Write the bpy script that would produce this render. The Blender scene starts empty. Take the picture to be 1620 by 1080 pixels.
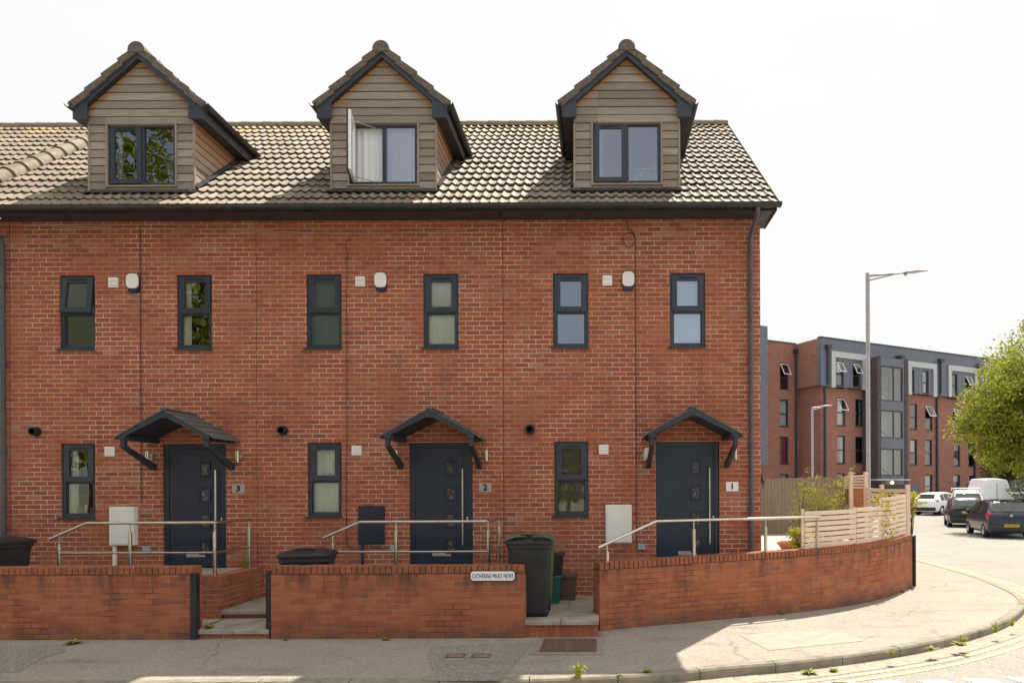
import bpy, math, random
from mathutils import Vector, Matrix
import numpy as np
R = math.radians
random.seed(7)
S = bpy.context.scene

# ------------------------------------------------------------------ camera
# photo grid 1620x1080: principal point (948,772), focal 1080 px, eye 1.95 m over the pavement, 11 m from the house front
CAM = Vector((0.0, -11.0, 1.95)); FPX = 1080.0; VX, VY = 948.0, 772.0; ROLL = 0.0042
cam = bpy.data.objects.new('camera', bpy.data.cameras.new('camera'))
S.collection.objects.link(cam); S.camera = cam
cam.data.sensor_width = 36.0; cam.data.lens = 24.0
cam.data.shift_x = (810 - VX) / 1620.0; cam.data.shift_y = (VY - 540) / 1620.0
cam.data.clip_start = 0.05; cam.data.clip_end = 2000
cam.location = CAM
cam.rotation_euler = (Matrix.Rotation(R(90), 3, 'X') @ Matrix.Rotation(-ROLL, 3, 'Z')).to_euler()

# ------------------------------------------------------------------ world and sun
SUN = Vector((0.30, 0.52, 1.0)).normalized()
sun_el = math.asin(SUN.z); sun_az = math.atan2(SUN.x, SUN.y)
W = bpy.data.worlds.new('World'); S.world = W; W.use_nodes = True
wn = W.node_tree; wn.nodes.clear()
sky = wn.nodes.new('ShaderNodeTexSky'); sky.sky_type = 'NISHITA'; sky.sun_disc = False
sky.sun_elevation = sun_el; sky.sun_rotation = sun_az
sky.air_density = 1.0; sky.dust_density = 2.5; sky.ozone_density = 1.0
# thin bright cloud veil, thickest towards the sun side
tc = wn.nodes.new('ShaderNodeTexCoord'); noi = wn.nodes.new('ShaderNodeTexNoise')
noi.inputs['Scale'].default_value = 1.6; noi.inputs['Detail'].default_value = 6
mapn = wn.nodes.new('ShaderNodeMapping'); mapn.inputs['Scale'].default_value = (1, 1, 2.5)
wn.links.new(tc.outputs['Generated'], mapn.inputs['Vector']); wn.links.new(mapn.outputs['Vector'], noi.inputs['Vector'])
dot = wn.nodes.new('ShaderNodeVectorMath'); dot.operation = 'DOT_PRODUCT'
wn.links.new(tc.outputs['Generated'], dot.inputs[0]); dot.inputs[1].default_value = (0.25, 0.95, 0.15)
mr = wn.nodes.new('ShaderNodeMapRange'); mr.inputs['From Min'].default_value = -0.75; mr.inputs['From Max'].default_value = 0.25
mr.inputs['To Min'].default_value = 0.15; mr.inputs['To Max'].default_value = 0.97
wn.links.new(dot.outputs['Value'], mr.inputs['Value'])
add = wn.nodes.new('ShaderNodeMath'); add.operation = 'MULTIPLY_ADD'; add.inputs[1].default_value = 0.5
wn.links.new(noi.outputs['Fac'], add.inputs[0])
sb = wn.nodes.new('ShaderNodeMath'); sb.operation = 'SUBTRACT'; sb.inputs[1].default_value = 0.25
wn.links.new(mr.outputs['Result'], sb.inputs[0]); wn.links.new(sb.outputs[0], add.inputs[2]); add.use_clamp = True
mixw = wn.nodes.new('ShaderNodeMix'); mixw.data_type = 'RGBA'
wn.links.new(add.outputs[0], mixw.inputs['Factor']); wn.links.new(sky.outputs['Color'], mixw.inputs['A'])
veil = wn.nodes.new('ShaderNodeMapRange'); veil.interpolation_type = 'SMOOTHSTEP'
veil.inputs['From Min'].default_value = -0.45; veil.inputs['From Max'].default_value = 0.55
wn.links.new(dot.outputs['Value'], veil.inputs['Value'])
vcol = wn.nodes.new('ShaderNodeMix'); vcol.data_type = 'RGBA'; wn.links.new(veil.outputs['Result'], vcol.inputs['Factor'])
vcol.inputs['A'].default_value = (10.2, 9.5, 8.5, 1); vcol.inputs['B'].default_value = (4.45, 4.43, 4.39, 1)
wn.links.new(vcol.outputs['Result'], mixw.inputs['B'])
bg = wn.nodes.new('ShaderNodeBackground'); bg.inputs['Strength'].default_value = 0.09
wn.links.new(mixw.outputs['Result'], bg.inputs['Color'])
wo = wn.nodes.new('ShaderNodeOutputWorld'); wn.links.new(bg.outputs[0], wo.inputs[0])

sl = bpy.data.lights.new('sun', 'SUN'); sl.energy = 3.8; sl.angle = R(0.5); sl.color = (1.0, 0.93, 0.82)
so = bpy.data.objects.new('sun', sl); S.collection.objects.link(so)
so.rotation_euler = SUN.to_track_quat('Z', 'Y').to_euler()

S.view_settings.view_transform = 'Standard'; S.view_settings.look = 'None'
S.view_settings.exposure = 1.3; S.view_settings.gamma = 1.0; S.view_settings.use_curve_mapping = False
S.render.engine = 'CYCLES'
S.cycles.max_bounces = 8; S.cycles.diffuse_bounces = 3; S.cycles.transparent_max_bounces = 12

# ------------------------------------------------------------------ measuring helpers (photo pixel -> place)
def ray(px, py):
    dx, dy = px - VX, py - VY
    a, b = dx - dy * ROLL, dy + dx * ROLL
    return Vector((a / FPX, 1.0, -b / FPX))
def at(px, py, y):                    # point on the plane Y = y
    r = ray(px, py); return CAM + r * (y - CAM.y)
def gnd(px, py, z=0.0):               # point on the plane Z = z
    r = ray(px, py); return CAM + r * ((z - CAM.z) / r.z)

# ------------------------------------------------------------------ objects
def link(o): S.collection.objects.link(o); return o
def props(o, label=None, cat=None, group=None, kind=None):
    if label: o['label'] = label
    if cat: o['category'] = cat
    if group: o['group'] = group
    if kind: o['kind'] = kind
    return o
def thing(name, label, cat, loc=(0, 0, 0), rz=0.0, group=None):
    o = link(bpy.data.objects.new(name, None)); o.location = loc; o.rotation_euler = (0, 0, rz)
    o.empty_display_size = 0.2
    return props(o, label, cat, group)
def root_of(p):
    while p is not None and p.parent is not None: p = p.parent
    return p

class MB:
    def __init__(s): s.v = []; s.f = []; s.uv = {}; s.at = {}
    def add(s, vs, fs, uvs=None, at=None):
        b = len(s.v); s.v += [tuple(v) for v in vs]
        for f in fs: s.f.append(tuple(i + b for i in f))
        if uvs:
            for i, u in enumerate(uvs): s.uv[b + i] = u
        if at:
            for i, u in enumerate(at): s.at[b + i] = u
        return s
    def box(s, x0, x1, y0, y1, z0, z1, M=None):
        vs = [Vector((x, y, z)) for z in (z0, z1) for y in (y0, y1) for x in (x0, x1)]
        if M is not None: vs = [M @ v for v in vs]
        return s.add(vs, [(0, 2, 3, 1), (4, 5, 7, 6), (0, 1, 5, 4), (2, 6, 7, 3), (0, 4, 6, 2), (1, 3, 7, 5)])
    def quad(s, a, b, c, d, uvs=None): return s.add([a, b, c, d], [(0, 1, 2, 3)], uvs)
    def poly(s, pts): return s.add(pts, [tuple(range(len(pts)))])
    def prism(s, pts, d):             # planar outline pushed along vector d
        n = len(pts); d = Vector(d); vs = [Vector(p) for p in pts] + [Vector(p) + d for p in pts]
        fs = [tuple(range(n - 1, -1, -1)), tuple(range(n, 2 * n))] + [(i, (i + 1) % n, n + (i + 1) % n, n + i) for i in range(n)]
        return s.add(vs, fs)
    def tube(s, pts, r, n=8, r2=None, caps=True):
        pts = [Vector(p) for p in pts]; rings = []; vs = []; fs = []
        L = len(pts); up = None
        for i, p in enumerate(pts):
            t = (pts[min(i + 1, L - 1)] - pts[max(i - 1, 0)]).normalized()
            if up is None or abs(t.dot(up)) > 0.95: up = Vector((0, 0, 1)) if abs(t.z) < 0.9 else Vector((1, 0, 0))
            a = t.cross(up).normalized(); b = a.cross(t).normalized()
            rr = r if r2 is None else r + (r2 - r) * i / max(1, L - 1)
            for k in range(n):
                w = 2 * math.pi * k / n; vs.append(p + a * math.cos(w) * rr + b * math.sin(w) * rr)
        for i in range(L - 1):
            for k in range(n):
                k2 = (k + 1) % n; fs.append((i * n + k, i * n + k2, (i + 1) * n + k2, (i + 1) * n + k))
        if caps: fs += [tuple(range(n - 1, -1, -1)), tuple(range((L - 1) * n, L * n))]
        return s.add(vs, fs)
    def lathe(s, prof, c=(0, 0, 0), n=20, M=None, caps=True):  # prof [(r,z)]
        vs = []; fs = []; L = len(prof); c = Vector(c)
        for r, z in prof:
            for k in range(n):
                w = 2 * math.pi * k / n; p = Vector((r * math.cos(w), r * math.sin(w), z))
                vs.append((M @ p if M is not None else p) + c)
        for i in range(L - 1):
            for k in range(n):
                k2 = (k + 1) % n; fs.append((i * n + k, i * n + k2, (i + 1) * n + k2, (i + 1) * n + k))
        if caps: fs += [tuple(range(n - 1, -1, -1)), tuple(range((L - 1) * n, L * n))]
        return s.add(vs, fs)
    def build(s, name, mat, parent=None, smooth=False, bevel=0, local=False, loc=None, merge=False):
        me = bpy.data.meshes.new(name)
        rt = root_of(parent)
        off = Vector((0, 0, 0))
        if not local:
            if rt is not None: off = Vector(rt.location)
            elif loc is not None: off = Vector(loc)
        vs = [(Vector(v) - off)[:] for v in s.v]
        me.from_pydata(vs, [], s.f); me.update()
        uvl = me.uv_layers.new(name='UVMap')
        data = np.zeros(len(me.loops) * 2, dtype=np.float32)
        for p in me.polygons:
            n = p.normal; ax = max(range(3), key=lambda i: abs(n[i]))
            for li in p.loop_indices:
                vi = me.loops[li].vertex_index
                if vi in s.uv: u = s.uv[vi]
                else:
                    w = s.v[vi]; u = (w[1], w[2]) if ax == 0 else ((w[0], w[2]) if ax == 1 else (w[0], w[1]))
                data[li * 2] = u[0]; data[li * 2 + 1] = u[1]
        uvl.data.foreach_set('uv', data)
        if s.at:
            a = me.attributes.new('shelter', 'FLOAT', 'POINT')
            a.data.foreach_set('value', [float(s.at.get(i, 0.0)) for i in range(len(me.vertices))])
        if mat: me.materials.append(mat)
        if smooth:
            me.polygons.foreach_set('use_smooth', [True] * len(me.polygons))
            try: me.set_sharp_from_angle(angle=R(35))
            except Exception: pass
        o = link(bpy.data.objects.new(name, me))
        if parent is not None: o.parent = parent
        elif loc is not None: o.location = loc
        if bevel:
            m = o.modifiers.new('bevel', 'BEVEL'); m.width = bevel; m.segments = 2; m.limit_method = 'ANGLE'
        return o

def copy_tree(o, parent=None):
    c = link(o.copy()); c.parent = parent
    for ch in list(o.children): copy_tree(ch, c)
    return c

# ------------------------------------------------------------------ materials
def mat(name, col=(0.5, 0.5, 0.5), rough=0.6, metal=0.0, spec=0.5):
    m = bpy.data.materials.new(name); m.use_nodes = True; nt = m.node_tree
    p = nt.nodes['Principled BSDF']
    p.inputs['Base Color'].default_value = (*col, 1); p.inputs['Roughness'].default_value = rough
    p.inputs['Metallic'].default_value = metal; p.inputs['Specular IOR Level'].default_value = spec
    return m
class NT:
    def __init__(s, m): s.m = m; s.nt = m.node_tree; s.p = s.nt.nodes['Principled BSDF']
    def n(s, t, **kw):
        nd = s.nt.nodes.new(t)
        for k, v in kw.items(): setattr(nd, k, v)
        return nd
    def l(s, a, b): s.nt.links.new(a, b)
    def m_(s, op, a, b=None, c=None, clamp=False):
        nd = s.n('ShaderNodeMath', operation=op); nd.use_clamp = clamp
        for i, v in enumerate((a, b, c)):
            if v is None: continue
            if isinstance(v, (int, float)): nd.inputs[i].default_value = v
            else: s.l(v, nd.inputs[i])
        return nd.outputs[0]
    def rng(s, v, a, b, c=0.0, d=1.0, smooth=False):
        nd = s.n('ShaderNodeMapRange')
        if smooth: nd.interpolation_type = 'SMOOTHSTEP'
        s.l(v, nd.inputs['Value'])
        for k, x in zip(('From Min', 'From Max', 'To Min', 'To Max'), (a, b, c, d)): nd.inputs[k].default_value = x
        return nd.outputs['Result']
    def mix(s, f, a, b, mode='MIX'):
        nd = s.n('ShaderNodeMix', data_type='RGBA', blend_type=mode)
        for k, v in (('Factor', f), ('A', a), ('B', b)):
            if isinstance(v, (int, float)): nd.inputs[k].default_value = v
            elif isinstance(v, tuple): nd.inputs[k].default_value = (*v, 1)
            else: s.l(v, nd.inputs[k])
        return nd.outputs['Result']
    def ramp(s, f, stops, const=False):
        nd = s.n('ShaderNodeValToRGB'); cr = nd.color_ramp
        if const: cr.interpolation = 'CONSTANT'
        while len(cr.elements) < len(stops): cr.elements.new(0.5)
        for e, (p, c) in zip(cr.elements, stops): e.position = p; e.color = (*c, 1)
        s.l(f, nd.inputs['Fac']); return nd.outputs['Color']
    def noise(s, vec, scale, detail=4, rough=0.55, dist=0.0):
        nd = s.n('ShaderNodeTexNoise'); nd.inputs['Scale'].default_value = scale; nd.inputs['Detail'].default_value = detail
        nd.inputs['Roughness'].default_value = rough; nd.inputs['Distortion'].default_value = dist
        if vec is not None: s.l(vec, nd.inputs['Vector'])
        return nd.outputs['Fac']
    def uv(s):
        return s.n('ShaderNodeUVMap', uv_map='UVMap').outputs[0]
    def obj(s): return s.n('ShaderNodeTexCoord').outputs['Object']
    def pos(s): return s.n('ShaderNodeNewGeometry').outputs['Position']
    def sep(s, v):
        nd = s.n('ShaderNodeSeparateXYZ'); s.l(v, nd.inputs[0]); return nd.outputs
    def comb(s, x, y, z=0.0):
        nd = s.n('ShaderNodeCombineXYZ')
        for i, v in enumerate((x, y, z)):
            if isinstance(v, (int, float)): nd.inputs[i].default_value = v
            else: s.l(v, nd.inputs[i])
        return nd.outputs[0]
    def scale(s, v, sc):
        nd = s.n('ShaderNodeMapping'); nd.inputs['Scale'].default_value = sc; s.l(v, nd.inputs['Vector']); return nd.outputs[0]
    def white(s, v):
        nd = s.n('ShaderNodeTexWhiteNoise', noise_dimensions='3D'); s.l(v, nd.inputs['Vector']); return nd.outputs
    def bump(s, h, strength=0.3, dist=0.01):
        nd = s.n('ShaderNodeBump'); nd.inputs['Strength'].default_value = strength; nd.inputs['Distance'].default_value = dist
        s.l(h, nd.inputs['Height']); s.l(nd.outputs[0], s.p.inputs['Normal'])
    def base(s, c): s.l(c, s.p.inputs['Base Color'])
    def rough(s, c): s.l(c, s.p.inputs['Roughness'])

def brick_mat(name, tints, mortar, mort_dark=None, bw=0.225, bh=0.075, jt=0.005, stagger=0.5, stain=0.0, soft=0.0022,
              patch=None, bleach=0.25, bump=0.5, topstain=None, streak=0.0):
    m = mat(name, rough=0.88, spec=0.25); t = NT(m)
    u, v, _ = t.sep(t.uv())
    P = t.pos()
    row = t.m_('FLOOR', t.m_('DIVIDE', v, bh))
    half = t.m_('MULTIPLY', t.m_('MODULO', t.m_('ADD', row, 4000.0), 2.0), stagger)
    wob = t.m_('MULTIPLY', t.m_('SUBTRACT', t.white(t.comb(row, 3.3, 1.0))[0], 0.5), 0.10)
    cu = t.m_('ADD', t.m_('ADD', t.m_('DIVIDE', u, bw), half), wob)
    colm = t.m_('FLOOR', cu); fu = t.m_('FRACT', cu); fv = t.m_('FRACT', t.m_('DIVIDE', v, bh))
    du = t.m_('MULTIPLY', t.m_('MINIMUM', fu, t.m_('SUBTRACT', 1.0, fu)), bw)
    dv = t.m_('MULTIPLY', t.m_('MINIMUM', fv, t.m_('SUBTRACT', 1.0, fv)), bh)
    d = t.m_('MINIMUM', du, dv)
    n1 = t.noise(P, 40, 3)
    d2 = t.m_('ADD', d, t.m_('MULTIPLY', t.m_('SUBTRACT', n1, 0.5), 0.003))
    face = t.rng(d2, jt - soft, jt + soft, smooth=True)
    wn_ = t.white(t.comb(colm, row, 0.5))
    wv = wn_[0]
    big = t.noise(P, 0.55, 3)
    sel = t.m_('ADD', t.m_('MULTIPLY', wv, 0.72), t.m_('MULTIPLY', big, 0.5)); sel = t.m_('SUBTRACT', sel, 0.1, clamp=True)
    col = t.ramp(sel, tints)
    # odd burnt or pale bricks
    w2 = t.white(t.comb(colm, row, 7.5))[0]
    col = t.mix(t.rng(w2, 0.94, 0.96, 0, 0.42), col, (0.17, 0.10, 0.085))
    col = t.mix(t.rng(w2, 0.05, 0.03, 0, 0.35), col, (0.33, 0.16, 0.10))
    fine = t.noise(P, 55, 5, 0.7)
    col = t.mix(t.rng(fine, 0.3, 0.75, 0, 0.35), col, (0.12, 0.05, 0.035))
    # lime bloom smears
    bl = t.noise(P, 2.3, 6, 0.72, 0.6)
    col = t.mix(t.rng(bl, 0.60, 0.78, 0, bleach), col, (0.42, 0.30, 0.24))
    mc = mortar
    if mort_dark is not None:
        mc = t.mix(t.rng(t.noise(P, 1.3, 4, 0.6), 0.42, 0.58), mortar, mort_dark)
    fin = t.mix(face, mc, col)
    if patch is not None:
        fin = t.mix(t.rng(t.noise(t.scale(P, (.7, .7, 1.4)), 0.5, 5, 0.65), 0.50, 0.66, 0, 0.38), fin, patch)
    if streak > 0:
        sk = t.noise(t.scale(P, (1, 1, 0.10)), 5.0, 5, 0.65)
        fin = t.mix(t.m_('MULTIPLY', t.rng(sk, 0.52, 0.72, 0, streak), t.rng(t.noise(P, .7, 3), .42, .62)), fin, (0.13, 0.06, 0.045))
        b2 = t.noise(t.scale(P, (.5, .5, 1.6)), 0.9, 4, 0.6)
        fin = t.mix(t.m_('MULTIPLY', t.rng(b2, 0.54, 0.66, 0, streak), t.rng(wv, .2, .9)), fin, (0.46, 0.33, 0.27))
    if stain > 0:
        st = t.noise(t.scale(P, (2.2, 2.2, 1.1)), 1.7, 6, 0.7)
        fin = t.mix(t.rng(st, 0.5, 0.72, 0, stain), fin, (0.035, 0.028, 0.022))
    if topstain is not None:      # dark runs that start under the coping and damp rising from the foot
        z = t.sep(P)[2]
        s1 = t.noise(t.scale(P, (1, 1, 0.18)), 7.0, 4, 0.6)
        f1 = t.m_('MULTIPLY', t.rng(s1, 0.48, 0.66), t.rng(z, topstain - 0.35, topstain, 0, 0.8))
        fin = t.mix(f1, fin, (0.05, 0.04, 0.038))
        f2 = t.m_('MULTIPLY', t.rng(t.noise(P, 3, 5, 0.6), 0.3, 0.6), t.rng(z, 0.26, 0.02, 0, 0.7))
        fin = t.mix(f2, fin, (0.10, 0.065, 0.05))
        s3 = t.noise(t.scale(P, (1, 1, 0.4)), 9.0, 3, 0.6)
        fin = t.mix(t.rng(s3, 0.71, 0.76, 0, 0.6), fin, (0.5, 0.45, 0.40))
    t.base(fin)
    h = t.m_('ADD', face, t.m_('MULTIPLY', fine, 0.35)); t.bump(h, bump, 0.004)
    return m

def noisy(name, c1, c2, scale=8, rough=0.8, bump=0.0, spec=0.4, metal=0.0, lo=0.35, hi=0.65, c3=None, s3=1.0, f3=0.5, space='pos', stretch=(1, 1, 1), bdist=0.003):
    m = mat(name, c1, rough, metal, spec); t = NT(m)
    P = t.obj() if space == 'obj' else t.pos()
    if stretch != (1, 1, 1): P = t.scale(P, stretch)
    n = t.noise(P, scale, 6, 0.62); col = t.mix(t.rng(n, lo, hi), c1, c2)
    if c3 is not None: col = t.mix(t.rng(t.noise(P, s3, 4, 0.6), 0.5, 0.7, 0, f3), col, c3)
    t.base(col)
    if bump: t.bump(n, bump, bdist)
    return m

M = {}
M['brick'] = brick_mat('facade_brick', [(0.0, (0.28, 0.080, 0.055)), (0.28, (0.345, 0.095, 0.053)), (0.5, (0.385, 0.108, 0.054)), (0.75, (0.425, 0.128, 0.058)), (1.0, (0.37, 0.155, 0.10))],
                       (0.66, 0.48, 0.355), (0.42, 0.24, 0.165), jt=0.0052, patch=(0.40, 0.12, 0.045), bleach=0.45, streak=0.36)
gt = [(0.0, (0.30, 0.09, 0.05)), (0.3, (0.37, 0.112, 0.052)), (0.6, (0.42, 0.132, 0.056)), (1.0, (0.46, 0.16, 0.07))]
M['wallbrick'] = brick_mat('garden_wall_brick', gt, (0.36, 0.20, 0.13), (0.09, 0.05, 0.035), jt=0.0042, stain=0.38, topstain=0.86, bleach=0.2)
M['coping'] = brick_mat('coping_brick', gt, (0.12, 0.07, 0.05), (0.40, 0.27, 0.2), bw=0.075, bh=0.4, stagger=0.0, jt=0.0045, stain=0.35, bleach=0.15)
M['platbrick'] = brick_mat('platform_brick', gt, (0.46, 0.33, 0.25), (0.28, 0.17, 0.11), jt=0.005, stain=0.2)
M['farbrick'] = brick_mat('far_brick', [(0, (0.22, 0.085, 0.06)), (0.5, (0.31, 0.12, 0.08)), (1, (0.39, 0.165, 0.11))], (0.46, 0.32, 0.26), jt=0.005, bump=0.1, bleach=0.1)
M['darkbrick'] = brick_mat('engineering_brick', [(0, (0.06, 0.05, 0.055)), (1, (0.10, 0.085, 0.09))], (0.14, 0.12, 0.12), jt=0.005, bump=0.1, bleach=0.1)
M['frame'] = noisy('anthracite_upvc', (0.026, 0.031, 0.042), (0.036, 0.042, 0.054), 3, rough=0.38, spec=0.5)
M['trim'] = noisy('black_plastic_trim', (0.028, 0.029, 0.033), (0.045, 0.045, 0.047), 4, rough=0.5)
M['downpipe'] = noisy('downpipe_grey', (0.065, 0.07, 0.085), (0.09, 0.095, 0.105), 6, rough=0.5)
M['door'] = noisy('door_navy', (0.022, 0.028, 0.046), (0.030, 0.037, 0.058), 30, rough=0.36, bump=0.3, stretch=(1, 1, 0.08))
M['canopy'] = noisy('canopy_navy', (0.026, 0.032, 0.044), (0.04, 0.046, 0.058), 5, rough=0.55)
M['shingle'] = noisy('canopy_shingle', (0.085, 0.078, 0.07), (0.14, 0.125, 0.11), 22, rough=0.9, bump=0.3)
M['steel'] = noisy('brushed_steel', (0.62, 0.57, 0.50), (0.5, 0.45, 0.38), 9, rough=0.28, metal=1.0)
M['whitep'] = noisy('white_plastic', (0.84, 0.81, 0.74), (0.76, 0.72, 0.64), 3, rough=0.45)
M['white'] = mat('white_paint', (0.8, 0.8, 0.78), 0.4)
M['cream'] = noisy('cream_box', (0.82, 0.79, 0.71), (0.76, 0.72, 0.63), 3, rough=0.5)
M['navybox'] = noisy('navy_box', (0.018, 0.022, 0.04), (0.025, 0.03, 0.05), 5, rough=0.5)
M['greybox'] = mat('grey_box', (0.33, 0.36, 0.40), 0.5)
M['black'] = noisy('black_plastic', (0.016, 0.016, 0.017), (0.028, 0.027, 0.026), 6, rough=0.5)
M['purple'] = mat('dark_violet_plastic', (0.02, 0.015, 0.06), 0.4)
M['plate'] = noisy('brushed_plate', (0.42, 0.36, 0.30), (0.36, 0.31, 0.26), 15, rough=0.5)
M['ink'] = mat('black_ink', (0.008, 0.008, 0.008), 0.6)
M['woodtrim'] = noisy('pale_oak_trim', (0.36, 0.27, 0.20), (0.27, 0.20, 0.15), 9, rough=0.75, stretch=(1, 1, 0.1))
M['lead'] = noisy('lead_sheet', (0.045, 0.043, 0.042), (0.085, 0.08, 0.075), 6, rough=0.95, c3=(0.16, 0.15, 0.145), s3=9, f3=0.3, spec=0.0)
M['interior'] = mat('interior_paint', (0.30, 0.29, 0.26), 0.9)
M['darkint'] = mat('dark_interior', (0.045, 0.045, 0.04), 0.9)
M['blind'] = mat('cream_blind', (0.82, 0.80, 0.68), 0.8)
M['curtain'] = mat('white_curtain', (0.80, 0.80, 0.82), 0.8)
M['bluecurtain'] = mat('pale_blue_curtain', (0.58, 0.70, 0.85), 0.8)
M['tan'] = mat('tan_blind', (0.24, 0.19, 0.12), 0.8)
M['hole'] = mat('dark_hole', (0.01, 0.01, 0.01), 0.9)
M['concrete'] = noisy('paving_slab', (0.40, 0.35, 0.28), (0.27, 0.235, 0.185), 5, rough=0.9, bump=0.2, c3=(0.16, 0.14, 0.10), s3=2.2, f3=0.5)

def cladding_mat():
    m = mat('weathered_cedar', (0.2, 0.16, 0.13), 0.8, spec=0.3); t = NT(m); P = t.pos()
    G = t.scale(P, (1.0, 1.0, 14.0))
    z = t.sep(P)[2]
    brd = t.white(t.comb(t.m_('FLOOR', t.m_('DIVIDE', t.m_('SUBTRACT', z, 6.82), 0.132)), t.m_('FLOOR', t.m_('MULTIPLY', t.sep(P)[0], 0.25)), 1))[0]
    g = t.noise(G, 4.0, 8, 0.7)
    col = t.mix(t.rng(g, 0.3, 0.7), (0.26, 0.215, 0.18), (0.48, 0.39, 0.315))
    col = t.mix(t.rng(brd, 0, 1, 0.0, 0.75), col, (0.18, 0.138, 0.112))
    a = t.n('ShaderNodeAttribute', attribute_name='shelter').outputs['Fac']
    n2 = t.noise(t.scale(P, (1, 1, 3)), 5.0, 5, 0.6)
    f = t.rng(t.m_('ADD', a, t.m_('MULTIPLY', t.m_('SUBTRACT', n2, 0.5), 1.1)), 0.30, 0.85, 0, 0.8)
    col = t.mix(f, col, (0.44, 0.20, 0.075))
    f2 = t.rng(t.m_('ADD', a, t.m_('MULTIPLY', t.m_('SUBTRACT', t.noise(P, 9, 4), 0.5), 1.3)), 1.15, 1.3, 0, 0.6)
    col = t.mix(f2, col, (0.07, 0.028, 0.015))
    t.base(col); t.bump(g, 0.35, 0.004)
    return m
M['cedar'] = cladding_mat()

def tile_mat():
    m = mat('concrete_roof_tile', (0.3, 0.25, 0.2), 0.75, spec=0.42); t = NT(m)
    u, v, _ = t.sep(t.uv()); P = t.pos()
    r = t.m_('FLOOR', t.m_('DIVIDE', v, 0.345)); c = t.m_('FLOOR', t.m_('ADD', t.m_('DIVIDE', u, 0.30), t.m_('MULTIPLY', t.m_('MODULO', r, 2.0), 0.5)))
    w = t.white(t.comb(c, r, 2.0))[0]
    col = t.ramp(w, [(0, (0.20, 0.152, 0.108)), (0.35, (0.27, 0.212, 0.152)), (0.75, (0.33, 0.265, 0.19)), (1, (0.235, 0.18, 0.135))])
    f = t.noise(P, 26, 6, 0.7); col = t.mix(t.rng(f, 0.4, 0.75, 0, 0.75), col, (0.085, 0.066, 0.05))
    f = t.noise(P, 3.0, 5, 0.7); col = t.mix(t.rng(f, 0.5, 0.75, 0, 0.5), col, (0.09, 0.075, 0.06))
    # lichen, thicker near the ridge
    z = t.sep(P)[2]
    li = t.m_('ADD', t.noise(P, 2.1, 7, 0.75), t.rng(z, 8.6, 9.8, -0.06, 0.17))
    col = t.mix(t.rng(li, 0.60, 0.68, 0, 0.65), col, (0.42, 0.27, 0.06))
    li2 = t.noise(P, 14, 5, 0.75); col = t.mix(t.rng(li2, 0.66, 0.72, 0, 0.7), col, (0.14, 0.12, 0.05))
    t.rough(t.rng(t.noise(P, 7.0, 5, 0.7), 0.3, 0.7, 0.66, 0.84))
    t.base(col); t.bump(t.noise(P, 60, 4), 0.25, 0.004)
    return m
M['tile'] = tile_mat()
M['ridge'] = noisy('ridge_tile', (0.17, 0.135, 0.105), (0.25, 0.20, 0.16), 12, rough=0.85, bump=0.3, c3=(0.30, 0.24, 0.08), s3=4, f3=0.5)
M['darktile'] = noisy('mossy_verge_tile', (0.10, 0.082, 0.066), (0.17, 0.14, 0.115), 14, rough=0.85, bump=0.3, c3=(0.17, 0.16, 0.06), s3=4, f3=0.45)

def glass_mat(name, refl=0.16, tint=(0.94, 0.96, 0.94), rough=0.0, wobble=0.0):
    m = bpy.data.materials.new(name); m.use_nodes = True; nt = m.node_tree; nt.nodes.clear()
    o = nt.nodes.new('ShaderNodeOutputMaterial'); mx = nt.nodes.new('ShaderNodeMixShader')
    tr = nt.nodes.new('ShaderNodeBsdfTransparent'); tr.inputs[0].default_value = (*tint, 1)
    gl = nt.nodes.new('ShaderNodeBsdfGlossy'); gl.inputs['Roughness'].default_value = rough
    fr = nt.nodes.new('ShaderNodeFresnel'); fr.inputs['IOR'].default_value = 1.5
    mp = nt.nodes.new('ShaderNodeMapRange'); mp.inputs['From Min'].default_value = 0.04; mp.inputs['From Max'].default_value = 1.0
    mp.inputs['To Min'].default_value = refl; mp.inputs['To Max'].default_value = 1.0
    nt.links.new(fr.outputs[0], mp.inputs['Value']); nt.links.new(mp.outputs[0], mx.inputs[0])
    nt.links.new(tr.outputs[0], mx.inputs[1]); nt.links.new(gl.outputs[0], mx.inputs[2]); nt.links.new(mx.outputs[0], o.inputs[0])
    if wobble:
        b = nt.nodes.new('ShaderNodeBump'); b.inputs['Strength'].default_value = wobble; b.inputs['Distance'].default_value = 0.02
        n = nt.nodes.new('ShaderNodeTexNoise'); n.inputs['Scale'].default_value = 1.6
        tcn = nt.nodes.new('ShaderNodeTexCoord'); nt.links.new(tcn.outputs['Object'], n.inputs['Vector'])
        nt.links.new(n.outputs['Fac'], b.inputs['Height']); nt.links.new(b.outputs[0], gl.inputs['Normal'])
    return m
M['glass'] = glass_mat('window_glass', 0.20, wobble=0.12)
M['glassl'] = glass_mat('clear_window_glass', 0.07, wobble=0.1)
M['glassb'] = glass_mat('bright_window_glass', 0.34, wobble=0.12)
M['frost'] = glass_mat('frosted_glass', 0.22, (0.7, 0.75, 0.72), rough=0.22)
M['frostb'] = glass_mat('frosted_bathroom_glass', 0.30, (0.7, 0.78, 0.76), rough=0.15)
M['carglass'] = glass_mat('car_glass', 0.22, (0.30, 0.36, 0.34))

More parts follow.
